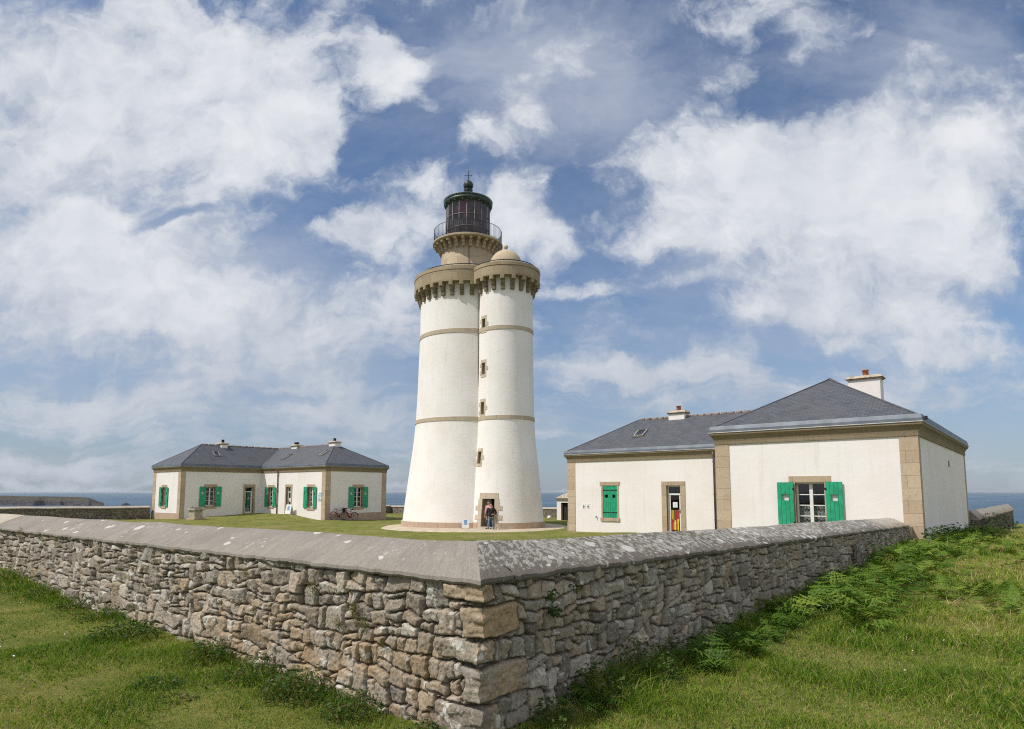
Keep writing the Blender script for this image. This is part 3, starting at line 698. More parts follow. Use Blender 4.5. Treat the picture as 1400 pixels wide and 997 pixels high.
def cope(name, s0, s1, zc, zr, side, m, parent, miter=True, seed=1, wob=1.0):
    """sloping slab: drip edge, outer slope, ridge, inner slope"""
    mb = MB(); rows = []; n = max(3, int((s1 - s0) / .045)); W2 = .84
    sec = [(.06, 'c', -.012), (-.050, 'c', -.012), (-.062, 'c', .004), (-.060, 'c', .030), (-.045, 'c', .042)]
    for i in range(n + 1):
        s = s0 + (s1 - s0) * i / n; row = []
        o1 = (float(vnoise(np.array(s * 3.1), np.array(seed * 7.7))) - .5) * .016 * wob; o2 = (float(vnoise(np.array(s * 1.1), np.array(seed * 3.3))) - .5) * .03 * wob
        o3 = (float(vnoise(np.array(s * 17.), np.array(seed * 5.3))) - .5) * .018 * wob
        def pt(t, z):
            sm = s + t * max(0.0, 1 - (s - s0) / 1.5) if (miter and s0 == 0) else s
            return (t, sm, z) if side == 0 else (sm, t, z)
        a, b = zc(s) + o1 + o3, zr(s) + o2
        for t, k, dz in sec: row.append(pt(t + (o3 if t < 0 else 0), a + dz))
        for q in (.2, .45, .7, .9): row.append(pt(-.045 + (.42 + .045) * q, (a + .042) + (b - a - .042) * q + .012 * math.sin(q * 3.1)))
        row.append(pt(.42, b)); row.append(pt(.46, b - .004))
        row.append(pt(W2 + .05, a + .035)); row.append(pt(W2 + .05, a - .012)); row.append(pt(W2 - .05, a - .012))
        rows.append(row)
    cum = [0]
    for p, q in zip(rows[0], rows[0][1:]): cum.append(cum[-1] + math.dist(p, q))
    ns = [s0 + (s1 - s0) * i / n for i in range(n + 1)]
    mb.grid(rows, m, True, False, uv=(ns, cum))
    mb.face(rows[-1], m); mb.face(rows[0][::-1], m)
    o = mb.build(name, parent); es = o.modifiers.new('crisp', 'EDGE_SPLIT'); es.split_angle = R(28)
    return o
gw_ = empty('garden_wall', (0, 0, 0), 'long rubble granite wall under a sloping stone coping, turning a sharp corner in front of the lighthouse', 'stone wall')
rubble_face('stonework', 19.5, zcL, 0, 11, gw_)
rubble_face('stonework', 18.2, zcR, 1, 23, gw_)
cope('coping', 0, 12.35, zcL, zrL, 0, M['copelit'], gw_, seed=2)
cope('coping', 12.36, 53.7, zcL, zrL, 0, M['copepale'], gw_, miter=False, seed=3)
cope('coping', 0, 14.6, zcR, zrR, 1, M['copelich'], gw_, seed=4)
cope('coping', 14.61, 17.6, zcR, lambda s: zrR(s) + .012, 1, M['copetan'], gw_, miter=False, seed=5, wob=2.5)
mb = MB()
def farface(p0, p1, zt, th=.8):
    p0 = Vector((*p0, 0)); p1 = Vector((*p1, 0)); d = (p1 - p0).normalized(); n = Vector((-d.y, d.x, 0)) * th
    N = max(1, int((p1 - p0).length / 2)); 
    for i in range(N):
        a = p0.lerp(p1, i / N); b = p0.lerp(p1, (i + 1) / N); za, zb = zt(a), zt(b)
        mb.hexa([(a.x, a.y, -1.6), (b.x, b.y, -1.6), (b.x + n.x, b.y + n.y, -1.6), (a.x + n.x, a.y + n.y, -1.6), (a.x, a.y, za), (b.x, b.y, zb), (b.x + n.x, b.y + n.y, zb), (a.x + n.x, a.y + n.y, za)], M['rubblefar'])
farface((.02, 54.4), (.02, 19.42), lambda p: zcL(p.y) - .005, .78)
farface((.80, .82), (.80, 19.3), lambda p: zcL(p.y) - .005, .02)
farface((17.8, .78), (.9, .78), lambda p: zcR(p.x) - .005, .02)
mb.build('inner_stonework', gw_)
mb = MB(); prv = None
for i, (sx_, t_) in enumerate(((.31, -.058), (.325, -.01), (.318, .05), (.34, .11), (.335, .18), (.375, .23), (.43, .28), (.45, .32), (.53, .37), (.56, .405))):
    zz_ = (zcR(sx_) + .04) + (zrR(sx_) - zcR(sx_) - .04) * max(0, (t_ + .045) / .465) + .008 if t_ > -.05 else zcR(sx_) + .01
    p_ = (sx_, t_ - (.006 if t_ < -.05 else 0), zz_)
    if prv: mb.tube([prv, p_], .0055, M['dark'], 5)
    prv = p_
mb.build('crack', gw_, uvs=False)
# kneeler stone sloping down against the house
mb = MB()
zk = zcR(17.7)
mb.hexa([(17.62, -.055, zk - .04), (18.20, -.055, .22), (18.20, .84, .22), (17.62, .84, zk - .04), (17.62, -.055, zk + .05), (18.20, -.055, zk - .02), (18.20, .42, zrR(18) - .01), (17.62, .42, zrR(17.7))], M['trim'])
mb.build('kneeler', gw_, bevel=.015)
# buttress step half way along the shaded face
mb = MB(); mb.hexa([(10.9, -.17, -.2), (11.5, -.17, -.2), (11.5, .02, -.2), (10.9, .02, -.2), (10.9, -.06, .66), (11.5, -.06, .66), (11.5, .02, .66), (10.9, .02, .66)], M['rubblefar']); mb.build('buttress', gw_)

def far_wall(name, label, p0, p1, zt0, zt1, copem, th=.55, rise=.16, cl=True, group=None):
    """straight wall with a double-pitched coping; p0->p1 with its face to the left hand of the camera side"""
    root = empty(name, (*p0, hz1(*p0)), label, 'stone wall', group)
    a = Vector((*p0, 0)); b = Vector((*p1, 0)); d = (b - a).normalized(); n = Vector((-d.y, d.x, 0)); L = (b - a).length
    N = int(L / 1.5) + 1; m1 = MB(); m2 = MB(); r1 = []; r2 = []; cum = None; ns = []
    for i in range(N + 1):
        t = i / N; p = a.lerp(b, t); z = zt0 + (zt1 - zt0) * t + (random.random() - .5) * .05; g0 = hz1(p.x, p.y) - .6
        r1.append([p - n * th / 2 + Vector((0, 0, g0)), p - n * th / 2 + Vector((0, 0, z)), p + n * th / 2 + Vector((0, 0, z)), p + n * th / 2 + Vector((0, 0, g0))])
        r2.append([p + n * o + Vector((0, 0, z + h)) for o, h in ((-th / 2 + .02, -.01), (-th / 2 - .06, -.01), (-th / 2 - .06, .05), (0, rise), (th / 2 + .06, .05), (th / 2 + .06, -.01), (th / 2 - .02, -.01))])
        ns.append(t * L)
    m1.grid(r1, M['rubblefar'], False); m1.face(r1[0], M['rubblefar']); m1.face(r1[-1], M['rubblefar'])
    cum = [0]
    for p, q in zip(r2[0], r2[0][1:]): cum.append(cum[-1] + (Vector(q) - Vector(p)).length)
    m2.grid(r2, copem, False, uv=(ns, cum)); m2.face(r2[0], copem); m2.face(r2[-1], copem)
    m1.build('stonework', root); m2.build('coping', root)
    return root
far_wall('enclosure_wall', 'low dark stone wall with pale coping running left from the far cottage, in front of the sea', (.9, 54.2), (19.3, 54.2), .60, .38, M['copepale'])
far_wall('enclosure_wall', 'far stone wall seen low between the lighthouse and the cottages, sea above it', (45, 54.2), (45, .0), .02, .28, M['copepale'])
far_wall('enclosure_wall', 'short lichen-streaked stone wall behind the right house, ending in the bracken', (31.75, -.35), (49.5, -1.0), .46, .50, M['copetan'], th=.5, rise=.42)
far_wall('enclosure_wall', 'far stone wall closing the yard right of the farthest corner of the left cottage', (33.5, 54.2), (44.6, 54.2), .30, .06, M['copepale'])

# ------------------------------------------------------------------ lighthouse
LB = (29.45, 28.0); LS = (29.05, 24.1); VB = R(222.7); VS_ = R(219.9)
lh = empty('lighthouse', (29.3, 26.5, -.6), 'tall white twin-round-tower lighthouse with granite parapets and a black glazed lantern', 'lighthouse')
def interp(prof, z):
    return float(np.interp(z, [q[1] for q in prof], [q[0] for q in prof]))
PB = [(4.36, -.9), (4.34, -.6), (4.17, .9), (3.87, 3.25), (3.66, 4.8), (3.52, 6.3), (3.41, 8.5), (3.36, 10.5), (3.30, 12.3), (3.27, 16.2)]
PS = [(2.52, -.9), (2.50, -.5), (2.36, .9), (2.12, 3.25), (1.96, 4.8), (1.87, 6.3), (1.83, 8.5), (1.81, 10.5), (1.80, 12.3), (1.79, 16.1)]
def shaft(name, c, prof, m, holes, zs, n=96, depth=.45):
    """holes: (theta centre, half angle, z0, z1) with flat reveals"""
    ths = set(np.linspace(0, 2 * math.pi, n, endpoint=False).round(5)); zz = set(round(z, 4) for z in zs)
    for th, ha, z0, z1 in holes:
        ths |= {round(th - ha, 5), round(th + ha, 5)}; zz |= {z0, z1}
    ths = sorted(ths); zz = sorted(zz); mb = MB()
    P = lambda t, z, o=0: (c[0] + (interp(prof, z) + o) * math.cos(t), c[1] + (interp(prof, z) + o) * math.sin(t), z)
    for i in range(len(ths)):
        t0 = ths[i]; t1 = ths[(i + 1) % len(ths)] + (2 * math.pi if i == len(ths) - 1 else 0)
        tm = (t0 + t1) / 2
        for j in range(len(zz) - 1):
            zm = (zz[j] + zz[j + 1]) / 2
            if any(abs((tm - th + math.pi) % (2 * math.pi) - math.pi) < ha and z0 < zm < z1 for th, ha, z0, z1 in holes): continue
            mb.face([P(t0, zz[j]), P(t1, zz[j]), P(t1, zz[j + 1]), P(t0, zz[j + 1])], m, True)
    for th, ha, z0, z1 in holes:
        a, b = th - ha, th + ha; nrm = Vector((math.cos(th), math.sin(th), 0)) * -depth
        q = [Vector(P(a, z0)), Vector(P(b, z0)), Vector(P(b, z1)), Vector(P(a, z1))]
        for k in range(4):
            p0, p1 = q[k], q[(k + 1) % 4]; mb.face([p0, p1, p1 + nrm, p0 + nrm], M['trim'])
    return mb.build(name, lh, uvs=True)
zs = list(np.arange(-.9, 16.21, .55)) + [16.1]
shaft('round_tower', LB, PB, M['tower'], [], [z for z in zs if z <= 16.2])
slits = [(R(167), .095, 12.11, 12.87), (R(167.5), .095, 9.20, 9.96), (R(166.5), .095, 6.62, 7.41), (R(166), .088, 3.47, 4.24)]
DOOR = (R(192.5), .185, -.43, 1.27)
shaft('stair_turret', LS, PS, M['tower'], slits + [DOOR], [z for z in zs if z <= 16.1], 72)
def patch(mb, c, prof, t0, t1, z0, z1, o, m, n=6, dz=None):
    """curved slab proud of the shaft by o"""
    T = [t0 + (t1 - t0) * i / n for i in range(n + 1)]
    P = lambda t, z, oo: (c[0] + (interp(prof, z) + oo) * math.cos(t), c[1] + (interp(prof, z) + oo) * math.sin(t), z)
    f = [[P(t, z, o) for t in T] for z in (z0, z1)]; bk = [[P(t, z, -.05) for t in T] for z in (z0, z1)]
    mb.grid(f, m, False); mb.grid([f[1], bk[1]], m, False); mb.grid([bk[0], f[0]], m, False)
    for e in (0, -1): mb.face([f[0][e], f[1][e], bk[1][e], bk[0][e]], m)
# dressed stones round each slit window and the doorway
for k, (th, ha, z0, z1) in enumerate(slits):
    mb = MB(); r_ = interp(PS, z0); sgn = 1
    big_, sml = .27 / r_, .11 / r_
    rows_ = [(z0 - .20, z0, None)] if k != 0 else []
    h3 = (z1 - z0) / 3
    for q in range(3):
        for s_ in (-1, 1):
            wd = big_ if (q + (s_ > 0)) % 2 == 0 else sml
            a, b = (th + s_ * ha, th + s_ * (ha + wd)); patch(mb, LS, PS, min(a, b), max(a, b), z0 + q * h3 + .004, z0 + (q + 1) * h3 - .004, .022, M['slit'], 3)
    patch(mb, LS, PS, th - ha - sml, th + ha + sml, z1 + .002, z1 + .2, .026, M['slit'], 4)
    patch(mb, LS, PS, th - ha - sml, th + ha + sml, z0 - .18, z0 - .002, .026, M['slit'], 4)
    sur = mb.build('slit_window', lh)
    mb = MB(); rr = interp(PS, z0) - .40; t_ = Vector((-math.sin(th), math.cos(th), 0)); cN = Vector((LS[0] + rr * math.cos(th), LS[1] + rr * math.sin(th), 0))
    q = [cN + t_ * x + Vector((0, 0, z)) for x, z in ((-.25, z0 - .02), (.25, z0 - .02), (.25, z1 + .02), (-.25, z1 + .02))]
    mb.face(q, M['glass']); mb.build('pane', sur)
mb = MB(); th, ha, z0, z1 = DOOR; r_ = 2.4; hs = [z0, -.02, .28, .56, .84, 1.06, z1]
for q in range(6):
    for s_ in (-1, 1):
        wd = (.50 if q in (1, 3) else .27 if q != 5 else .30) / r_ * (1.15 if s_ < 0 else 1.0)
        if q == 4: wd = .34 / r_
        a, b = th + s_ * ha, th + s_ * (ha + wd); patch(mb, LS, PS, min(a, b), max(a, b), hs[q] + .004, hs[q + 1] - .004, .02, M['slit'], 4)
patch(mb, LS, PS, th - ha - .10, th + ha + .10, z1 + .003, z1 + .36, .028, M['slit'], 6)
patch(mb, LS, PS, th - ha - .06, th + ha + .06, z0 - .22, z0 - .003, .16, M['slit'], 6)
dsur = mb.build('doorway', lh)
mb = MB(); mb.lathe(LS, [(1.28, -.8), (1.28, 15.4)], M['dark'], 32, caps=False); mb.build('shade_lining', lh, uvs=False)  # near-black lining added inside the turret so the doorway reads as deep shade
# string courses, plinths
for c, prof, bands in ((LB, PB, ((6.28, 6.53), (12.13, 12.40))), (LS, PS, ((6.25, 6.49), (12.03, 12.28)))):
    for z0, z1 in bands:
        mb = MB(); mb.lathe(c, [(interp(prof, z0) - .05, z0), (interp(prof, z0) + .035, z0), (interp(prof, z1) + .035, z1), (interp(prof, z1) - .05, z1)], M['band'], 72, caps=False, smooth=False)
        mb.build('string_course', lh)
mb = MB(); mb.lathe(LB, [(4.30, -.95), (4.44, -.9), (4.40, -.22), (4.2, -.20)], M['plinth'], 96, smooth=False, caps=False)
mb.build('plinth', lh)
mb = MB()
T0, T1 = DOOR[0] - .30, DOOR[0] + .30
patch(mb, LS, PS, T1, T0 + 2 * math.pi, -.95, -.19, .055, M['plinth'], 72)
mb.build('plinth', lh)
# parapets on stepped corbels
def parapet(c, R_, z0, zl, z1, n):
    mb = MB()
    mb.lathe(c, [(R_ - .42, z0), (R_, z0), (R_, zl - .03), (R_ - .018, zl - .02), (R_ - .018, zl), (R_ + .025, zl + .005), (R_ + .02, z1 - .03), (R_ - .02, z1), (R_ - .34, z1 - .02), (R_ - .36, z0 + .25)], M['parapet'], n, smooth=False, caps=False)
    mb.lathe(c, [(.05, z0 + .3), (R_ - .3, z0 + .3), (R_ - .3, z0 + .02), (.05, z0 + .02)], M['parapet'], 48, smooth=False, caps=False)
    return mb.build('parapet', lh)
parapet(LB, 3.74, 15.51, 16.27, 16.55, 96); parapet(LS, 2.27, 15.47, 16.10, 16.34, 72)
def corbel_mesh(r0, over, h, wd, steps=3, top=None):
    """bracket along +x from radius r0 outwards, top at z=0"""
    mb = MB(); z = 0.0
    hs_ = [h * .30] + [h * .7 / (steps - 1)] * (steps - 1)
    for i in range(steps):
        ex = over * (1 - i / steps * .85) + (.03 if i == 0 else 0); m_ = M['parapet'] if (i == 0 and top) else M['corbel']
        zz_ = z - hs_[i]
        mb.hexa([(r0 - .15, -wd / 2, zz_), (r0 + ex * (.72 if i else .98), -wd / 2, zz_), (r0 + ex * (.72 if i else .98), wd / 2, zz_), (r0 - .15, wd / 2, zz_),
                 (r0 - .15, -wd / 2, z), (r0 + ex, -wd / 2, z), (r0 + ex, wd / 2, z), (r0 - .15, wd / 2, z)], m_)
        z = zz_ - .002
    o = mb.build('corbel', None, bevel=.02); return o
def ring_corbels(c, proto, n, z, skip=None, ph=0.0):
    first = True
    for i in range(n):
        t = 2 * math.pi * (i + ph) / n
        if skip and skip(t): continue
        o = proto if first else proto.copy()
        if not first: col.objects.link(o)
        first = False; o.location = (c[0], c[1], z); o.rotation_euler = (0, 0, t)
        o.parent = lh; o.matrix_parent_inverse = Matrix.LocRotScale(lh.location, None, None).inverted()
sB = lambda t: math.hypot(LB[0] + 3.6 * math.cos(t) - LS[0], LB[1] + 3.6 * math.sin(t) - LS[1]) < 1.95
sS = lambda t: math.hypot(LS[0] + 2.2 * math.cos(t) - LB[0], LS[1] + 2.2 * math.sin(t) - LB[1]) < 3.45
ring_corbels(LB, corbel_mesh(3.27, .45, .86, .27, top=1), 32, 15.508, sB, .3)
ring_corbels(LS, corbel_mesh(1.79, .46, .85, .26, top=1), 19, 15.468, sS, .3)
# lantern stage
mb = MB(); mb.lathe(LB, [(1.92, 15.6), (1.90, 17.80), (1.88, 17.82), (1.87, 19.15)], M['drum'], 72, caps=False); mb.build('lantern_drum', lh)
mb = MB(); mb.lathe(LB, [(1.5, 19.12), (2.44, 19.12), (2.50, 19.16), (2.50, 19.27), (2.46, 19.30), (1.4, 19.31)], M['drum'], 72, caps=False, smooth=False); mb.build('gallery', lh)
p_ = corbel_mesh(1.87, .50, .62, .20, 3); 
p_.data.materials.clear(); p_.data.materials.append(M['drum']); p_.data.polygons.foreach_set('material_index', [0] * len(p_.data.polygons))
ring_corbels(LB, p_, 26, 19.118, None, .5)
def ring_rail(name, c, r, z0, z1, nb, m, rad=.02, arc=(0, 2 * math.pi), bars=True, mid=False):
    mb = MB(); full = arc[1] - arc[0] > 6.2; n = 72
    pts = lambda z: [(c[0] + r * math.cos(arc[0] + (arc[1] - arc[0]) * i / n), c[1] + r * math.sin(arc[0] + (arc[1] - arc[0]) * i / n), z) for i in range(n if full else n + 1)]
    mb.tube(pts(z1), rad, m, 6, full)
    if mid: mb.tube(pts(z0 + .08), rad * .7, m, 5, full)
    if bars:
        for i in range(nb):
            t = arc[0] + (arc[1] - arc[0]) * i / nb; p = (c[0] + r * math.cos(t), c[1] + r * math.sin(t))
            mb.tube([(*p, z0), (*p, z1)], rad * .55 if i % 8 else rad, m, 5)
    return mb.build(name, lh, uvs=False)
ring_rail('gallery_railing', LB, 2.42, 19.30, 20.22, 104, M['rail'], .017, mid=True)
ring_rail('parapet_railing', LB, 3.40, 16.5, 16.74, 14, M['rail'], .03)
ring_rail('parapet_railing', LS, 2.02, 16.3, 16.50, 10, M['rail'], .03)
# lantern: mullions, three tiers of panes
NP = 18; rl = 1.56; zt = [19.31, 20.18, 21.08, 22.0]
lan = None
mb = MB()
for i in range(NP):
    t = 2 * math.pi * i / NP; p = (LB[0] + rl * math.cos(t), LB[1] + rl * math.sin(t)); mb.tube([(*p, 19.3), (*p, 22.1)], .035, M['mullion'], 6)
for z in zt:
    ring = [(LB[0] + rl * math.cos(2 * math.pi * i / NP), LB[1] + rl * math.sin(2 * math.pi * i / NP), z) for i in range(NP)]
    mb.tube(ring, .03, M['mullion'], 6, True)
lan = mb.build('lantern', lh, uvs=False)
pv = int(round(VB / (2 * math.pi / NP)))
for i in range(NP):
    a, b = 2 * math.pi * i / NP, 2 * math.pi * (i + 1) / NP
    for k in range(3):
        mb = MB(); q = [(LB[0] + (rl - .01) * math.cos(t), LB[1] + (rl - .01) * math.sin(t), z) for t, z in ((a, zt[k]), (b, zt[k]), (b, zt[k + 1]), (a, zt[k + 1]))]
        mb.face(q, M['lensred'] if (i == pv - 1 and k == 2) else M['lens']); mb.build('pane', lan, uvs=False)
mb = MB(); mb.lathe(LB, [(.1, 19.4), (1.1, 19.4), (1.1, 21.9), (.1, 21.9)], M['dark'], 24); mb.build('lens_drum', lan, uvs=False)
mb = MB()
mb.lathe(LB, [(1.45, 21.98), (1.58, 22.0), (1.70, 22.12), (1.74, 22.16), (1.76, 22.30), (1.70, 22.34), (1.70, 22.44), (1.60, 22.46), (.9, 22.68), (.40, 22.85), (.30, 22.92), (.28, 23.36), (.34, 23.42), (.25, 23.46)], M['metalgreen'], 48, caps=True)
mb.tube([(LB[0] + 1.74 * math.cos(2 * math.pi * i / 48), LB[1] + 1.74 * math.sin(2 * math.pi * i / 48), 22.46) for i in range(48)], .035, M['verdigris'], 6, True)
for i in range(56):
    if i % 7 in (5,): continue
    t = 2 * math.pi * i / 56; p = (LB[0] + 1.735 * math.cos(t), LB[1] + 1.735 * math.sin(t)); q = (LB[0] + 1.73 * math.cos(t), LB[1] + 1.73 * math.sin(t))
    mb.tube([(*p, 22.30), (*q, 22.47)], .028, M['verdigris'], 5)
for i in range(18):
    t = 2 * math.pi * (i + .5) / 18; p = (LB[0] + 1.66 * math.cos(t), LB[1] + 1.66 * math.sin(t))
    mb.lathe(p, [(.01, 22.0), (.05, 22.03), (.05, 22.1), (.01, 22.12)], M['verdigris'], 8)
roof_ = mb.build('lantern_roof', lh, uvs=False)
mb = MB(); mb.lathe(LB, [(.30, 23.42), (.26, 23.48)] + [(.365 * math.sin(a), 23.79 - .365 * math.cos(a)) for a in np.linspace(.62, 3.0, 14)] + [(.055, 24.15), (.04, 24.3)], M['metalgreen'], 32); mb.build('finial_ball', roof_, uvs=False)
mb = MB(); mb.tube([(*LB, 24.2), (*LB, 24.7), (*LB, 25.25)], [.026, .020, .006], M['black'], 6)
for z, L_ in ((24.55, .24),):
    for a in (VB + 1.57, VB + 3.1):
        dx, dy = math.cos(a) * L_, math.sin(a) * L_; mb.tube([(LB[0] - dx, LB[1] - dy, z), (LB[0] + dx, LB[1] + dy, z)], .014, M['black'], 5)
        for s_ in (-1, 1): mb.lathe((LB[0] + s_ * dx, LB[1] + s_ * dy), [(.005, z - .05), (.045, z), (.005, z + .05)], M['black'], 8)
mb.lathe(LB, [(.01, 24.84), (.04, 24.88), (.01, 24.92)], M['black'], 8)
mb.build('weather_vane', roof_, uvs=False)
# stone dome on the stair turret
mb = MB(); mb.lathe(LS, [(1.22, 16.2), (1.20, 16.62), (1.10, 16.66)] + [(1.10 * math.cos(a), 16.70 + 1.16 * math.sin(a)) for a in np.linspace(.02, 1.42, 12)] + [(.10, 17.88), (.08, 17.93)], M['dome'], 56); dm = mb.build('dome', lh)
mb = MB(); mb.lathe(LS, [(.07, 17.9), (.07, 17.96)] + [(.155 * math.sin(a), 18.09 - .155 * math.cos(a)) for a in np.linspace(.5, 3.1, 10)], M['dome'], 20); mb.build('ball_finial', dm)
# lightning conductor running down the fold between the towers
mb = MB(); pts = []
tc = VS_ - R(76)
for z in np.linspace(15.0, -.5, 26):
    pts.append((LS[0] + (interp(PS, z) + .035) * math.cos(tc), LS[1] + (interp(PS, z) + .035) * math.sin(tc), z))
mb.tube(pts, .026, M['pipe'], 6)
tt = VB + R(3); mb.tube([(LB[0] + 1.90 * math.cos(tt), LB[1] + 1.90 * math.sin(tt), z) for z in (16.5, 17.8, 19.1)], .024, M['pipe'], 6)
mb.build('conductor_cable', lh, uvs=False)

# ------------------------------------------------------------------ keepers' cottages
class Fr:
    """a wall plane: s metres along, z up, o metres out of the wall"""
    def __init__(s, org, d, n): s.o = Vector(org); s.d = Vector(d); s.n = Vector(n)
    def p(s, a, z, o=0.0): q = s.o + s.d * a + s.n * o; return (q.x, q.y, z)
    def box(s, mb, a0, a1, z0, z1, o0, o1, m):
        mb.hexa([s.p(a0, z0, o1), s.p(a1, z0, o1), s.p(a1, z0, o0), s.p(a0, z0, o0), s.p(a0, z1, o1), s.p(a1, z1, o1), s.p(a1, z1, o0), s.p(a0, z1, o0)], m)
ZE, ZC, ZG, ZR = 3.70, 3.30, 3.92, 5.66          # cornice lip, cornice foot, gutter top, ridge
def wall_panel(mb, fr, L, z0, z1, holes, m, depth=.24):
    ss_ = sorted({0, L} | {h[0] for h in holes} | {h[1] for h in holes}); zz = sorted({z0, z1} | {h[2] for h in holes} | {h[3] for h in holes})
    for a, b in zip(ss_, ss_[1:]):
        for c, d_ in zip(zz, zz[1:]):
            if any(h[0] < (a + b) / 2 < h[1] and h[2] < (c + d_) / 2 < h[3] for h in holes): continue
            mb.face([fr.p(a, c), fr.p(b, c), fr.p(b, d_), fr.p(a, d_)], m)
    for h in holes:
        q = [(h[0], h[2]), (h[1], h[2]), (h[1], h[3]), (h[0], h[3])]
        for k in range(4):
            p0, p1 = q[k], q[(k + 1) % 4]; mb.face([fr.p(*p0), fr.p(*p1), fr.p(*p1, -depth), fr.p(*p0, -depth)], M['trim'])
def shutter(fr, root, a0, a1, z0, z1, o, square=True, hinge=None, iron=False):
    mb = MB(); w_ = a1 - a0; n = 4
    cx0, cx1 = a0 + w_ * .30, a1 - w_ * .30; cz0, cz1 = z0 + (z1 - z0) * .62, z0 + (z1 - z0) * .62 + w_ * .40
    for i in range(n):
        b0 = a0 + w_ * i / n + .004; b1 = a0 + w_ * (i + 1) / n - .004
        lo, hi = max(b0, cx0), min(b1, cx1)
        if square and hi - lo > .01:
            fr.box(mb, b0, b1, z0, cz0, o, o + .032, M['green']); fr.box(mb, b0, b1, cz1, z1, o, o + .032, M['green'])
            if lo > b0 + .005: fr.box(mb, b0, lo, cz0, cz1, o, o + .032, M['green'])
            if hi < b1 - .005: fr.box(mb, hi, b1, cz0, cz1, o, o + .032, M['green'])
        else: fr.box(mb, b0, b1, z0, z1, o, o + .032, M['green'])
    for zf in (.12, .90): fr.box(mb, a0 + .01, a1 - .01, z0 + (z1 - z0) * zf - .045, z0 + (z1 - z0) * zf + .045, o - .018, o - .001, M['green'])
    s_ = mb.build('shutter', root)
    mb = MB()
    for zf in (.16, .86):
        zc_ = z0 + (z1 - z0) * zf
        if iron: fr.box(mb, a0 + .02, a1 - .02, zc_ - .022, zc_ + .022, o + .033, o + .043, M['black'])
        e = a0 if hinge == 0 else a1
        fr.box(mb, e - .03, e + .03, zc_ - .035, zc_ + .035, o + .033, o + .05, M['black'])
    mb.build('hinge', s_)
    return s_
def window(fr, house, a0, a1, z0, z1, lint, shut=None, lace=False, closed=False, rec=.16, bars=4):
    """opening a0..a1, z0..z1; lint = how far the lintel oversails; shut = (outer left, outer right)"""
    mb = MB(); t = .045
    fr.box(mb, a0, a0 + t, z0 + .02, z1, -rec - .05, -rec, M['white']); fr.box(mb, a1 - t, a1, z0 + .02, z1, -rec - .05, -rec, M['white'])
    fr.box(mb, a0 + t, a1 - t, z1 - t, z1, -rec - .05, -rec, M['white']); fr.box(mb, a0 + t, a1 - t, z0 + .02, z0 + .09, -rec - .05, -rec, M['white'])
    c = (a0 + a1) / 2; fr.box(mb, c - .05, c + .05, z0 + .09, z1 - t, -rec - .045, -rec + .012, M['white'])
    zs_ = [z0 + .09 + (z1 - t - z0 - .09) * i / bars for i in range(bars + 1)]
    for zb in zs_[1:-1]:
        fr.box(mb, a0 + t, c - .05, zb - .014, zb + .014, -rec - .04, -rec - .008, M['white']); fr.box(mb, c + .05, a1 - t, zb - .014, zb + .014, -rec - .04, -rec - .008, M['white'])
    wn = mb.build('window', house)
    for b0, b1 in ((a0 + t, c - .05), (c + .05, a1 - t)):
        mb = MB(); mb.face([fr.p(b0, z0 + .09, -rec - .03), fr.p(b1, z0 + .09, -rec - .03), fr.p(b1, z1 - t, -rec - .03), fr.p(b0, z1 - t, -rec - .03)], M['glass']); mb.build('pane', wn)
    if lace:
        mb = MB()
        N = 24; rows = [[fr.p(a0 + (a1 - a0) * i / N, z, -rec - .12 + .02 * math.sin(i * 1.9)) for i in range(N + 1)] for z in (z0, z0 + (z1 - z0) * .5)]
        mb.grid(rows, M['lace']); mb.build('curtain', wn)
    mb = MB(); j = lint * .55
    fr.box(mb, a0 - lint, a1 + lint, z1, z1 + .20, -.05, .022, M['trim'])
    fr.box(mb, a0 - j, a0, z0, z1 - .002, -.05, .018, M['trim']); fr.box(mb, a1, a1 + j, z0, z1 - .002, -.05, .018, M['trim'])
    mb.build('stone_surround', wn)
    mb = MB(); fr.box(mb, a0 - lint * .8, a1 + lint * .8, z0 - .17, z0 - .002, -.05, .055, M['trim']); mb.build('sill', wn)
    if shut:
        w_ = (a1 - a0) / 2 + .03
        if closed:
            shutter(fr, wn, a0 + .005, c - .006, z0 + .01, z1 - .01, -.035, True, 0, True); shutter(fr, wn, c + .006, a1 - .005, z0 + .01, z1 - .01, -.035, True, 1, True)
        else:
            shutter(fr, wn, shut[0], a0 - .04, z0 - .03, z1 + .01, .05, True, 1); shutter(fr, wn, a1 + .04, shut[1], z0 - .03, z1 + .01, .05, True, 0)
    return wn
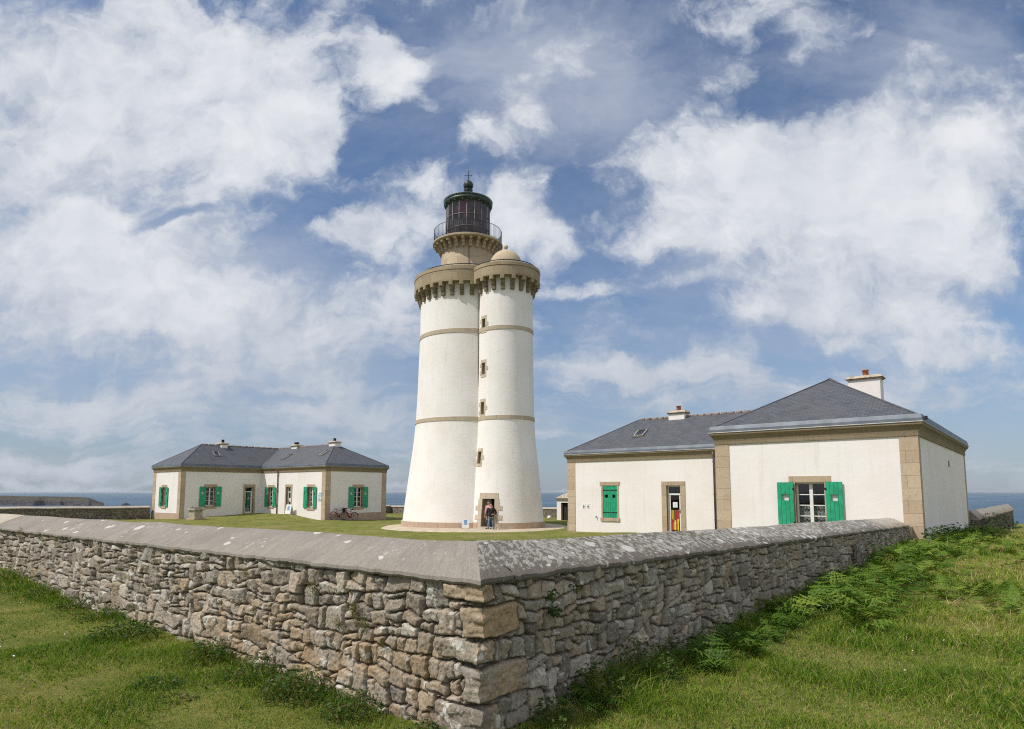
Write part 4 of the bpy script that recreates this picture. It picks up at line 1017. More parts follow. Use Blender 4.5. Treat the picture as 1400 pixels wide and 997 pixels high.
def door(fr, house, a0, a1, z0, z1, lint, style, rec=.14):
    mb = MB(); t = .06; W_ = M['white']; zt_ = z1 - .42
    fr.box(mb, a0, a0 + t, z0, z1, -rec - .06, -rec, W_); fr.box(mb, a1 - t, a1, z0, z1, -rec - .06, -rec, W_)
    fr.box(mb, a0 + t, a1 - t, z1 - t, z1, -rec - .06, -rec, W_); fr.box(mb, a0 + t, a1 - t, zt_ - .04, zt_ + .04, -rec - .055, -rec + .01, W_)
    fr.box(mb, a0 + t, a0 + t + .07, z0 + .002, zt_ - .041, -rec - .05, -rec - .005, W_); fr.box(mb, a1 - t - .07, a1 - t, z0 + .002, zt_ - .041, -rec - .05, -rec - .005, W_)
    fr.box(mb, a0 + t + .07, a1 - t - .07, z0 + .002, z0 + .12, -rec - .05, -rec - .005, W_)
    d_ = mb.build('door', house)
    mb = MB(); mb.face([fr.p(a0 + t, z0 + .1, -rec - .03), fr.p(a1 - t, z0 + .1, -rec - .03), fr.p(a1 - t, z1 - t, -rec - .03), fr.p(a0 + t, z1 - t, -rec - .03)], M['glass']); mb.build('pane', d_)
    mb = MB()
    fr.box(mb, a0 - lint, a1 + lint, z1, z1 + .20, -.05, .022, M['trim']); fr.box(mb, a0 - lint, a0, z0 - .1, z1 - .002, -.05, .020, M['trim']); fr.box(mb, a1, a1 + lint, z0 - .1, z1 - .002, -.05, .020, M['trim'])
    fr.box(mb, a0 - .05, a1 + .05, z0 - .2, z0 - .002, -.3, .12, M['trim'])
    mb.build('stone_surround', d_)
    mb = MB(); hx = a0 + t + .035
    fr.box(mb, hx - .012, hx + .012, z0 + 1.0, z0 + 1.16, -rec - .005, -rec + .02, M['chrome']); fr.box(mb, hx - .012, hx + .10, z0 + 1.1, z0 + 1.125, -rec + .02, -rec + .04, M['chrome']); mb.build('handle', d_)
    mb = MB()
    if style == 'poster':
        b0, b1 = a0 + t + .075, a1 - t - .075; zl, zh = z0 + .14, z0 + 1.14; w_ = (b1 - b0); o = -rec + .0
        fr.box(mb, b0, b1, zl, zh, o - .02, o - .01, M['red'])
        for u0, u1, v0, v1, m in ((.02, .12, .0, .45, 'posterblack'), (.12, .26, .02, .58, 'yellow'), (.42, .58, .03, .50, 'yellow'), (.62, .70, .05, .42, 'yellow'), (.70, .80, .45, 1.0, 'posterblack'), (.53, .63, .55, 1.0, 'posterblack'), (.63, .70, .48, .98, 'yellow'), (.82, .90, .55, 1.0, 'yellow'), (.28, .40, .0, .1, 'posterblack'), (.45, .95, .0, .04, 'posterblack')):
            fr.box(mb, b0 + w_ * u0, b0 + w_ * u1, zl + (zh - zl) * v0, zl + (zh - zl) * v1, o - .0098, o - .006, M[m])
        mb.build('poster', d_)
        mb = MB(); fr.box(mb, b0 + w_ * .22, b0 + w_ * .75, zh + .12, zh + .38, o - .02, o - .012, M['sheet'])
        for i in range(4): fr.box(mb, b0 + w_ * .34, b0 + w_ * (.62 - .05 * (i % 2)), zh + .17 + i * .045, zh + .185 + i * .045, o - .0118, o - .010, M['signcyan'])
        mb.build('notice', d_)
    elif style == 'greenleaf':
        c = (a0 + a1) / 2; fr.box(mb, c - .03, a1 - t - .10, z0 + .2, zt_ - .06, -rec - .16, -rec - .12, M['green']); fr.box(mb, c + .02, a1 - t - .16, z0 + 1.1, z0 + 1.36, -rec - .119, -rec - .11, M['sheet']); mb.build('inner_leaf', d_)
    else:
        fr.box(mb, a0 + .22, a0 + .46, z0 + 1.05, z0 + 1.35, -rec - .028, -rec - .02, M['sheet']); mb.build('notice', d_)
    return d_
def offset_poly(P, o):
    out = []
    n = len(P)
    for i in range(n):
        a, b, c = Vector(P[i - 1]), Vector(P[i]), Vector(P[(i + 1) % n]); d1 = (b - a).normalized(); d2 = (c - b).normalized()
        n1 = Vector((d1.y, -d1.x)); n2 = Vector((d2.y, -d2.x)); k = (n1 + n2); k = k / k.dot(n1) if abs(k.dot(n1)) > 1e-6 else n1
        out.append((b.x + k.x * o, b.y + k.y * o))
    return out
def sweep(mb, P, prof, m):
    rows = [[(x, y, z) for x, y in offset_poly(P, o)] for o, z in prof]
    mb.grid(rows, m, False, True)
def cottage(name, label, a0, a1, w0, p, sg, W_, E, zb, openings, chims, skys, zoff=0.0):
    """pavilion x a0..a1, y from p over width W_; wing x w0..a1 as far as E; sg = direction of the wing along y"""
    y = lambda t: p + sg * t
    root = empty(name, ((a0 + a1) / 2, y(W_ / 2), zb), label, 'cottage')
    F = {'front': Fr((a0, y(0), 0), (0, sg, 0), (-1, 0, 0)), 'outer': Fr((a0, y(0), 0), (1, 0, 0), (0, -sg, 0)), 'inner': Fr((a0, y(W_), 0), (1, 0, 0), (0, sg, 0)),
         'wing': Fr((w0, y(0), 0), (0, sg, 0), (-1, 0, 0)), 'end': Fr((w0, y(E), 0), (1, 0, 0), (0, sg, 0)), 'back': Fr((a1, y(0), 0), (0, sg, 0), (1, 0, 0))}
    L = {'front': (0, W_), 'outer': (0, a1 - a0), 'inner': (0, w0 - a0), 'wing': (W_, E), 'end': (0, a1 - w0), 'back': (0, E)}
    mb = MB()
    for k in F:
        hs_ = [(o[1] - L[k][0], o[2] - L[k][0], o[3], o[4]) for o in openings if o[0] == k]
        f = Fr(F[k].p(L[k][0], 0), F[k].d, F[k].n); wall_panel(mb, f, L[k][1] - L[k][0], zb - .5, ZC + .25, hs_, M['render'])
    # ceiling keeps the rooms dark
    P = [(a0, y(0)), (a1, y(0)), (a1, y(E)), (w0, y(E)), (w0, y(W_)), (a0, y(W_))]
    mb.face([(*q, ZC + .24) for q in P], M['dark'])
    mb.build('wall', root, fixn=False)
    if sg > 0: P = P
    else: P = P[::-1]
    # corner strips
    q_ = .46
    def strip(k, s0, s1):
        mb = MB(); F[k].box(mb, s0, s1, zb - .5, ZC - .002, -.02, .025 if k in ('front', 'wing', 'end') else .022, M['quoin']); mb.build('quoin_strip', root)
    strip('front', -.02, q_); strip('front', W_ - q_, W_ + .02); strip('outer', 0.0, .30); strip('outer', a1 - a0 - .30, a1 - a0 + .02); strip('inner', 0.0, .34)
    strip('wing', E - q_, E + .02); strip('end', 0.0, q_); strip('end', a1 - w0 - q_, a1 - w0 + .02)
    for k, s0, s1 in (('front', -.05, W_ + .03), ('end', -.03, a1 - w0 + .05)):
        mb = MB(); F[k].box(mb, s0, s1, zb - .6, zb + .30, -.02, .055, M['plinth']); mb.build('plinth', root)
    # moulded cornice
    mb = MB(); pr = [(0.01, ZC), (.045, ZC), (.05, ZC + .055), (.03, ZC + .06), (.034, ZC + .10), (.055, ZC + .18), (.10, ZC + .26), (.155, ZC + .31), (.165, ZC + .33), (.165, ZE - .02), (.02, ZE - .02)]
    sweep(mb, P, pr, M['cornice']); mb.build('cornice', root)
    mb = MB(); sweep(mb, P, [(.03, ZE - .018), (.185, ZE - .018), (.19, ZE - .004), (.185, ZE + .012), (.03, ZE + .014)], M['zinclip'])
    sweep(mb, P, [(.03, ZE + .015), (.172, ZE + .015), (.165, ZE + .10), (.135, ZG - .015), (.13, ZG), (.10, ZG + .004), (.06, ZG - .03)], M['zinc']); mb.build('gutter', root)
    # hipped slate roof in two arms
    e = .12; mb = MB(); zr0 = ZG - .06; hp = W_ / 2 + e; cy = y(W_ / 2); hw = (a1 - w0) / 2 + e; cx = (w0 + a1) / 2
    A0 = (a0 - e, y(-e), zr0); A1 = (a1 + e, y(-e), zr0); A2 = (a1 + e, y(E + e), zr0); A3 = (w0 - e, y(E + e), zr0); A4 = (w0 - e, y(W_ + e), zr0); A5 = (a0 - e, y(W_ + e), zr0)
    R0 = (a0 + hp, cy, ZR); R1 = (cx, cy, ZR); R2 = (cx, y(E - hw), ZR); R3 = (a1 - hp + e, cy, ZR)
    S_ = M['slate']
    mb.face([A5, A0, R0], S_); mb.face([A0, A1, R3, R1, R0] if R3[0] > R1[0] + .1 else [A0, A1, R1, R0], S_); mb.face([A5, R0, R1, A4], S_)
    mb.face([A4, R1, R2, A3], S_); mb.face([A3, R2, A2], S_)
    mb.face([A1, A2, R2, R1] if not R3[0] > R1[0] + .1 else [A1, A2, R2, R1, R3], S_)
    rf = mb.build('roof', root)
    mb = MB()
    def ridge(p0, p1, m, n):
        p0, p1 = Vector(p0), Vector(p1)
        for i in range(n):
            a = p0.lerp(p1, i / n + .004); b = p0.lerp(p1, (i + .86) / n); c = p0.lerp(p1, (i + 1) / n - .004)
            mb.tube([a, b], .085, M['ridge'], 8); mb.tube([b, c], .098, M['mortar'], 8)
    dn = Vector((0, 0, -.015))
    ridge(Vector(R0) + dn, Vector(R1) + dn, 0, 12); ridge(Vector(R1) + dn, Vector(R2) + dn, 0, max(6, int(abs(R2[1] - R1[1]) / .38)))
    mb.build('ridge_tiles', rf)
    for h0, h1 in ((A0, R0), (A5, R0), (A3, R2), (A2, R2), (A4, R1)):
        v0, v1 = Vector(h0), Vector(h1); mb = MB(); mb.tube([v0 + Vector((0, 0, .005)), v1 + Vector((0, 0, .005))], .028, S_ if h0 != A4 else M['zinc'], 6); mb.build('hip_cap' if h0 != A4 else 'valley', rf)
    for cxx, cyy, lx, ly, zt_, pots, kind in chims:
        mb = MB(); zb_ = ZR - .9
        mb.box(cxx - lx / 2, cxx + lx / 2, cyy - ly / 2, cyy + ly / 2, zb_, zt_ - .14, M['render']); ch = None
        mb.box(cxx - lx / 2 - .05, cxx + lx / 2 + .05, cyy - ly / 2 - .05, cyy + ly / 2 + .05, zt_ - .138, zt_ - .085, M['chimcap'])
        mb.hexa([(cxx - lx / 2 - .11, cyy - ly / 2 - .11, zt_ - .084), (cxx + lx / 2 + .11, cyy - ly / 2 - .11, zt_ - .084), (cxx + lx / 2 + .11, cyy + ly / 2 + .11, zt_ - .084), (cxx - lx / 2 - .11, cyy + ly / 2 + .11, zt_ - .084),
                 (cxx - lx / 2 - .02, cyy - ly / 2 - .02, zt_ + .03), (cxx + lx / 2 + .02, cyy - ly / 2 - .02, zt_ + .03), (cxx + lx / 2 + .02, cyy + ly / 2 + .02, zt_ + .03), (cxx - lx / 2 - .02, cyy + ly / 2 + .02, zt_ + .03)], M['chimcap'])
        ch = mb.build('chimney', rf, bevel=.012)
        for off, hgt, mm in pots:
            mb = MB(); mb.lathe((cxx, cyy + off), [(.11, zt_ + .02), (.115, zt_ + hgt * .85), (.13, zt_ + hgt * .86), (.13, zt_ + hgt), (.09, zt_ + hgt), (.085, zt_ + .1)], M[mm], 16, caps=False); mb.build('chimney_pot', ch)
    for face, along, up, wd, hh in skys:
        # along = coordinate along the eave, up = centre distance up the slope
        if face == 'wing': o = Vector((w0 - e, 0, zr0)); d1 = Vector((0, 1, 0)); up_ = Vector((hw, 0, ZR - zr0)).normalized(); base = Vector((w0 - e, along, zr0))
        else: d1 = Vector((1, 0, 0)); up_ = Vector((0, -sg * hp, ZR - zr0)).normalized(); base = Vector((along, y(W_ + e), zr0))
        nn_ = d1.cross(up_); nn_ = nn_ if nn_.z > 0 else -nn_
        c = base + up_ * up; mb = MB()
        def bx(u0, u1, v0, v1, n0, n1, m):
            f = lambda u, v, n: c + d1 * u + up_ * v + nn_ * n
            mb.hexa([f(u0, v0, n0), f(u1, v0, n0), f(u1, v1, n0), f(u0, v1, n0), f(u0, v0, n1), f(u1, v0, n1), f(u1, v1, n1), f(u0, v1, n1)], m)
        b = .06
        bx(-wd / 2 - .05, wd / 2 + .05, -hh / 2 - .10, -hh / 2 - .01, .0, .03, M['pipe'])
        bx(-wd / 2, -wd / 2 + b, -hh / 2, hh / 2, 0, .07, M['zinclip']); bx(wd / 2 - b, wd / 2, -hh / 2, hh / 2, 0, .07, M['zinclip']); bx(-wd / 2 + b, wd / 2 - b, -hh / 2, -hh / 2 + b, 0, .07, M['zinclip']); bx(-wd / 2 + b, wd / 2 - b, hh / 2 - b, hh / 2, 0, .075, M['pipe'])
        bx(-wd / 2 - .03, -wd / 2 - .002, -hh / 2, hh / 2, 0, .05, M['pipe']); bx(wd / 2 + .002, wd / 2 + .03, -hh / 2, hh / 2, 0, .05, M['pipe'])
        sk = mb.build('skylight', rf); mb = MB()
        bx(-wd / 2 + b, wd / 2 - b, -hh / 2 + b, hh / 2 - b, .02, .045, M['skyglass']); mb.build('pane', sk)
    return root, F
# right-hand cottage
T = lambda b: b + .31
ops = [('front', T(2.22), T(3.08), .52, 1.99), ('wing', T(14.06), T(14.92), .36, 2.02), ('wing', T(10.59), T(11.31), -.32, 2.0), ('wing', T(7.3), T(8.12), .40, 2.0)]
hr, F = cottage('keeper_cottage', 'large white cottage on the right behind the garden wall, with a tall white chimney', 18.24, 31.55, 26.0, -.31, 1, 5.94, 17.41, -.2, ops,
    [(26.4, 2.46, .62, 1.18, 6.42, [(-.02, .30, 'terracotta')], 0), (28.78, 11.87, .55, .90, 5.95, [(-.02, .30, 'terracotta')], 0)],
    [('wing', 13.36, 1.72, .55, .70)])
window(F['front'], hr, T(2.22), T(3.08), .52, 1.99, .19, (T(1.70), T(3.62)), lace=True, rec=.14)
window(F['wing'], hr, T(14.06), T(14.92), .36, 2.02, .17, (0, 0), closed=True)
door(F['wing'], hr, T(10.59), T(11.31), -.32, 2.0, .26, 'poster')
window(F['wing'], hr, T(7.3), T(8.12), .40, 2.0, .17, (T(6.8), T(8.62)))
def downpipe(fr, house, s, z0, z1, o=.07):
    mb = MB(); mb.tube([fr.p(s, z1 + .30, o + .10), fr.p(s, z1 + .12, o + .06), fr.p(s, z1, o), fr.p(s, z0, o)], .045, M['pipe'], 8)
    for z in (z0 + .8, z0 + 2.0, z1 - .15): fr.box(mb, s - .06, s + .06, z - .02, z + .02, 0, o + .05, M['pipe'])
    mb.build('downpipe', house)
downpipe(F['wing'], hr, T(8.86), -.4, 3.25)
mb = MB()
for q in (16.20, 15.93):
    s0 = T(q) - .10; F['wing'].box(mb, s0 - .10, s0 + .10, .80, 1.06, .002, .012, M['sheet'])
    F['wing'].box(mb, s0 - .03, s0 + .03, .83, .93, .0125, .015, M['pipe']); F['wing'].box(mb, s0 - .02, s0 + .02, .96, 1.02, .0125, .015, M['pipe']); F['wing'].box(mb, s0 - .055, s0 + .055, .90, .945, .0125, .0145, M['pipe'])
mb.build('pictogram_plate', hr)
mb = MB(); f = F['wing']; mb.tube([f.p(T(15.31), .40, .0), f.p(T(15.31), .40, .08), f.p(T(15.31), .33, .09)], .018, M['chrome'], 8); f.box(mb, T(15.31) - .05, T(15.31) + .05, .41, .43, .05, .07, M['black']); mb.build('tap', hr)
mb = MB(); f = F['outer']; f.box(mb, 7.1, 7.32, 2.62, 2.84, .002, .018, M['pipe']); mb.build('vent_grille', hr)
mb = MB(); zq = ZE + .13; f.box(mb, .3, .38, zq - .05, zq + .05, .175, .24, M['black']); f.box(mb, .40, .45, zq - .05, zq + .05, .175, .235, M['zinclip']); mb.build('gutter_outlet', hr)
# left-hand cottage, its mirror image across the yard
U = lambda b: 54.22 - b
X_ = lambda a: a - 19.55
Y_ = lambda a: a - 26.35
ops = [('front', U(52.45), U(51.75), .55, 2.06), ('inner', X_(21.56), X_(22.26), .55, 2.10), ('inner', X_(24.86), X_(25.58), -.08, 2.12), ('wing', U(48.06), U(47.36), .50, 2.08), ('wing', U(45.36), U(44.66), -.16, 2.10), ('wing', U(42.24), U(41.48), .45, 2.08), ('end', Y_(29.06), Y_(29.84), .46, 2.08)]
hl, F = cottage('keeper_cottage', 'L-shaped white cottage standing left of the lighthouse, bicycles leaning on its end wall', 19.55, 32.3, 26.35, 54.22, -1, 5.02, 14.27, -.28, ops,
    [(24.0, 51.7, .55, .70, 5.87, [(0, .30, 'black')], 0), (29.33, 48.8, .55, .85, 5.87, [(-.14, .24, 'black'), (.16, .24, 'black')], 0), (29.33, 43.12, .55, .9, 5.90, [(0, .28, 'black')], 0)],
    [('inner', 22.9, 1.75, .50, .62), ('wing', 47.67, 1.72, .50, .85), ('wing', 42.5, 1.95, .50, .85)])
window(F['front'], hl, U(52.45), U(51.75), .55, 2.06, .15, (U(52.88), U(51.30)))
window(F['inner'], hl, X_(21.56), X_(22.26), .55, 2.10, .18, (X_(21.02), X_(22.80)))
door(F['inner'], hl, X_(24.86), X_(25.58), -.08, 2.12, .17, 'greenleaf')
window(F['wing'], hl, U(48.06), U(47.36), .50, 2.08, .17, (U(48.58), U(46.88)))
door(F['wing'], hl, U(45.36), U(44.66), -.16, 2.10, .17, 'plain')
window(F['wing'], hl, U(42.24), U(41.48), .45, 2.08, .18, (U(42.78), U(41.04)))
window(F['end'], hl, Y_(29.06), Y_(29.84), .46, 2.08, .18, (Y_(28.50), Y_(30.40)))
downpipe(F['wing'], hl, U(46.62), -.2, 3.25)
mb = MB(); f = F['wing']; s0, s1 = U(40.87), U(40.38)
f.box(mb, s0, s1, .98, 1.70, .002, .025, M['sheet']); w_ = s1 - s0
f.box(mb, s0 + .06 * w_, s0 + .94 * w_, 1.30, 1.50, .0255, .028, M['signcyan']); f.box(mb, s0 + .06 * w_, s0 + .94 * w_, 1.02, 1.12, .0255, .028, M['signgreen']); f.box(mb, s0 + .3 * w_, s0 + .9 * w_, 1.56, 1.62, .0255, .028, M['blue']); f.box(mb, s0 + .1 * w_, s0 + .6 * w_, 1.18, 1.24, .0255, .028, M['blue'])
tag(mb.build('information_sign'), 'pale blue and white information board on the left cottage wall beside a shuttered window', 'sign')

# small outbuilding in the far corner of the yard, mostly behind the right cottage
ob = empty('outbuilding', (41.5, 26.6, hz1(41.5, 26.6)), 'tiny white outbuilding with grey stone roof showing between tower and right house', 'outbuilding')
f1 = Fr((40.2, 28.0, 0), (0, -1, 0), (-1, 0, 0)); mb = MB(); zo = -.9
wall_panel(mb, f1, 2.6, zo, 1.05, [(.42, 1.30, zo + .2, .82)], M['render'])
for fr_, L_ in ((Fr((40.2, 28.0, 0), (1, 0, 0), (0, 1, 0)), 2.4), (Fr((40.2, 25.4, 0), (1, 0, 0), (0, -1, 0)), 2.4), (Fr((42.6, 28.0, 0), (0, -1, 0), (1, 0, 0)), 2.6)): wall_panel(mb, fr_, L_, zo, 1.05, [], M['render'])
mb.build('wall', ob, fixn=False)
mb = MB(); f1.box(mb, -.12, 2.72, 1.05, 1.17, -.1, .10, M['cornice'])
mb.face([(40.05, 28.12, 1.17), (42.75, 28.12, 1.17), (41.4, 26.7, 2.05)], M['capstone']); mb.face([(42.75, 28.12, 1.17), (42.75, 25.28, 1.17), (41.4, 26.7, 2.05)], M['capstone']); mb.face([(42.75, 25.28, 1.17), (40.05, 25.28, 1.17), (41.4, 26.7, 2.05)], M['capstone']); mb.face([(40.05, 25.28, 1.17), (40.05, 28.12, 1.17), (41.4, 26.7, 2.05)], M['capstone'])
mb.build('roof', ob)
mb = MB(); f1.box(mb, .46, 1.26, zo + .2, .80, -.3, -.24, M['dark']); mb.build('door', ob)  # near-black slab stands in for the shade inside the open doorway

# ------------------------------------------------------------------ small things in the yard
pz = hz1(19.2, 45.7)
ped = empty('stone_well', (19.2, 45.7, pz), 'small square stone well head with a capstone on the grass by the left cottage', 'well')
ped.rotation_euler[2] = R(12)
def lobj(mb, name, par, **k):
    o = mb.build(name, None, **k); o.parent = par; return o
mb = MB(); mb.box(-.46, .46, -.46, .46, -.15, .10, M['plinth']); lobj(mb, 'base', ped, bevel=.02)
mb = MB(); mb.box(-.33, .33, -.33, .33, .102, .66, M['capstone']); lobj(mb, 'body', ped, bevel=.015)
mb = MB(); mb.box(-.43, .43, -.43, .43, .662, .80, M['capstone']); lobj(mb, 'capstone', ped, bevel=.025)
mb = MB(); mb.box(-.30, .30, -.30, .30, .802, .87, M['pipe']); mb.tube([(-.2, .2, .87), (-.2, .2, .97), (-.12, .2, .97), (-.12, .2, .87)], .015, M['black'], 6); lobj(mb, 'lid', ped)
bz = hz1(43.4, 31.1)
mb = MB(); mb.lathe((0, 0), [(.16, -.1), (.18, .08), (.13, .18), (.05, .22)], M['sheet'], 9, smooth=False)
bo = mb.build('painted_stone'); bo.location = (43.4, 31.1, bz); tag(bo, 'whitened stone on the grass below the far wall, right of the tower', 'stone')

def a_board(loc, rz, w_, h_, label):
    root = empty('a_board', loc, label, 'signboard', None, rz)
    for s_ in (-1, 1):
        mb = MB(); t = .16
        def q(u, v, o): return (u, s_ * (t * (1 - v / h_) + .012) + s_ * o, v)
        def bx(u0, u1, v0, v1, o0, o1, m):
            mb.hexa([q(u0, v0, o1), q(u1, v0, o1), q(u1, v0, o0), q(u0, v0, o0), q(u0, v1, o1), q(u1, v1, o1), q(u1, v1, o0), q(u0, v1, o0)], m)
        bx(-w_ / 2, w_ / 2, .05, h_, -.01, .01, M['sheet'])
        for u in (-w_ / 2 + .025, w_ / 2 - .025): bx(u - .02, u + .02, 0, .049, -.008, .008, M['pipe'])
        p_ = lobj(mb, 'panel', root)
        if s_ == -1:
            mb = MB()
            for k in range(4): bx(-w_ * .24 + .02 * (k % 2), w_ * (.26 - .03 * (k % 3)), h_ * (.42 + .105 * k), h_ * (.505 + .105 * k), .0102, .013, M['blue'])
            o = mb.build('print', None); o.parent = p_
    return root
def face_cam(x, y): return math.atan2(CAM[1] - y, CAM[0] - x) + math.pi / 2
def wp(u, v, d_):   # plain survey helper: bearing and distance to metres, used when pacing out the yard
    return cam2w((u - 700) / 890 * d_, d_)
sx, sy = wp(637, 0, 40.1); a_board((sx, sy, -.56), face_cam(sx, sy) + .12, .42, .66, 'white signboard with a blue print standing left of the lighthouse door')
sx, sy = 26.0, 44.28; a_board((sx, sy, hz1(sx, sy) + .0), R(-90) + .15, .62, .80, 'white signboard leaning by the open doorway of the left cottage')

# bicycles against the end wall of the left cottage
def bicycle(loc, rz, lean, label, basket):
    root = empty('bicycle', loc, label, 'bicycle', 'red bicycles leaning on the left cottage'); root.rotation_euler = (lean, 0, rz)
    for x in (-.52, .52):
        mb = MB(); c = (x, 0, .33)
        ring = [(x + .33 * math.cos(t), 0, .33 + .33 * math.sin(t)) for t in np.linspace(0, 2 * math.pi, 29)[:-1]]
        mb.tube([(x + .30 * math.cos(t), 0, .33 + .30 * math.sin(t)) for t in np.linspace(0, 2 * math.pi, 29)[:-1]], .012, M['chrome'], 5, True)
        for i in range(14):
            t = 2 * math.pi * i / 14; mb.tube([c, (x + .30 * math.cos(t), 0, .33 + .30 * math.sin(t))], .0025, M['chrome'], 3)
        mb.tube([(x, -.05, .33), (x, .05, .33)], .022, M['chrome'], 8)
        wl = lobj(mb, 'wheel', root, uvs=False); mb = MB(); mb.tube(ring, .022, M['rubber'], 6, True); ty = mb.build('tyre', None, uvs=False); ty.parent = wl
    mb = MB(); Rm = M['bikered']; bb = (-.05, 0, .29); st = (-.20, 0, .72); hd0 = (.36, 0, .60); hd1 = (.33, 0, .80)
    for a, b, r_ in ((bb, st, .019), (bb, hd0, .022), (st, hd1, .018), (st, (-.52, .04, .33), .011), (st, (-.52, -.04, .33), .011), (bb, (-.52, .04, .33), .012), (bb, (-.52, -.04, .33), .012), (hd0, hd1, .022), (hd0, (.52, .05, .33), .014), (hd0, (.52, -.05, .33), .014)): mb.tube([a, b], r_, Rm, 7)
    mb.tube([st, (-.23, 0, .84)], .014, M['chrome'], 6)
    fr_ = lobj(mb, 'frame', root, uvs=False)
    for x in (-.52, .52):
        mb = MB(); rows = [[(x + .365 * math.cos(t), dy, .33 + .365 * math.sin(t)) for dy in (-.025, 0, .025)] for t in np.linspace(.35, 2.9, 12)]; mb.grid(rows, Rm if x < 0 else M['black']); lobj(mb, 'mudguard', root, uvs=False)
    mb = MB(); mb.hexa([(-.38, -.09, .84), (-.10, -.025, .84), (-.10, .025, .84), (-.38, .09, .84), (-.37, -.075, .91), (-.11, -.02, .88), (-.11, .02, .88), (-.37, .075, .91)], M['black']); lobj(mb, 'saddle', root, bevel=.015)
    mb = MB(); mb.tube([hd1, (.32, 0, .93)], .014, M['chrome'], 6); mb.tube([(.22, -.28, .97), (.30, -.22, .98), (.33, -.05, .93), (.33, .05, .93), (.30, .22, .98), (.22, .28, .97)], .013, M['black'], 6); lobj(mb, 'handlebar', root, uvs=False)
    mb = MB(); mb.tube([(-.12, .0, .29), (.02, .0, .29)], .09, M['black'], 12) if False else mb.lathe((0, 0), [(.09, -.012), (.09, .012)], M['black'], 16); cr = lobj(mb, 'chainring', root, uvs=False); cr.rotation_euler = (R(90), 0, 0); cr.location = (-.05, -.05, .29)
    if basket:
        mb = MB()
        mb.hexa([(.40, -.14, .66), (.60, -.14, .66), (.60, .14, .66), (.40, .14, .66), (.36, -.19, .92), (.66, -.19, .92), (.66, .19, .92), (.36, .19, .92)], M['black']); lobj(mb, 'basket', root, bevel=.02)
    return root
gz = lambda x, y: hz1(x, y)
bicycle((27.35, 39.42, gz(27.35, 39.42)), R(0), R(-8), 'red bicycle with a black basket nearest the corner of the left cottage', True)
bicycle((28.05, 39.05, gz(28.05, 39.05)), R(186), R(9), 'red bicycle standing in front of and right of the one with the basket', False)

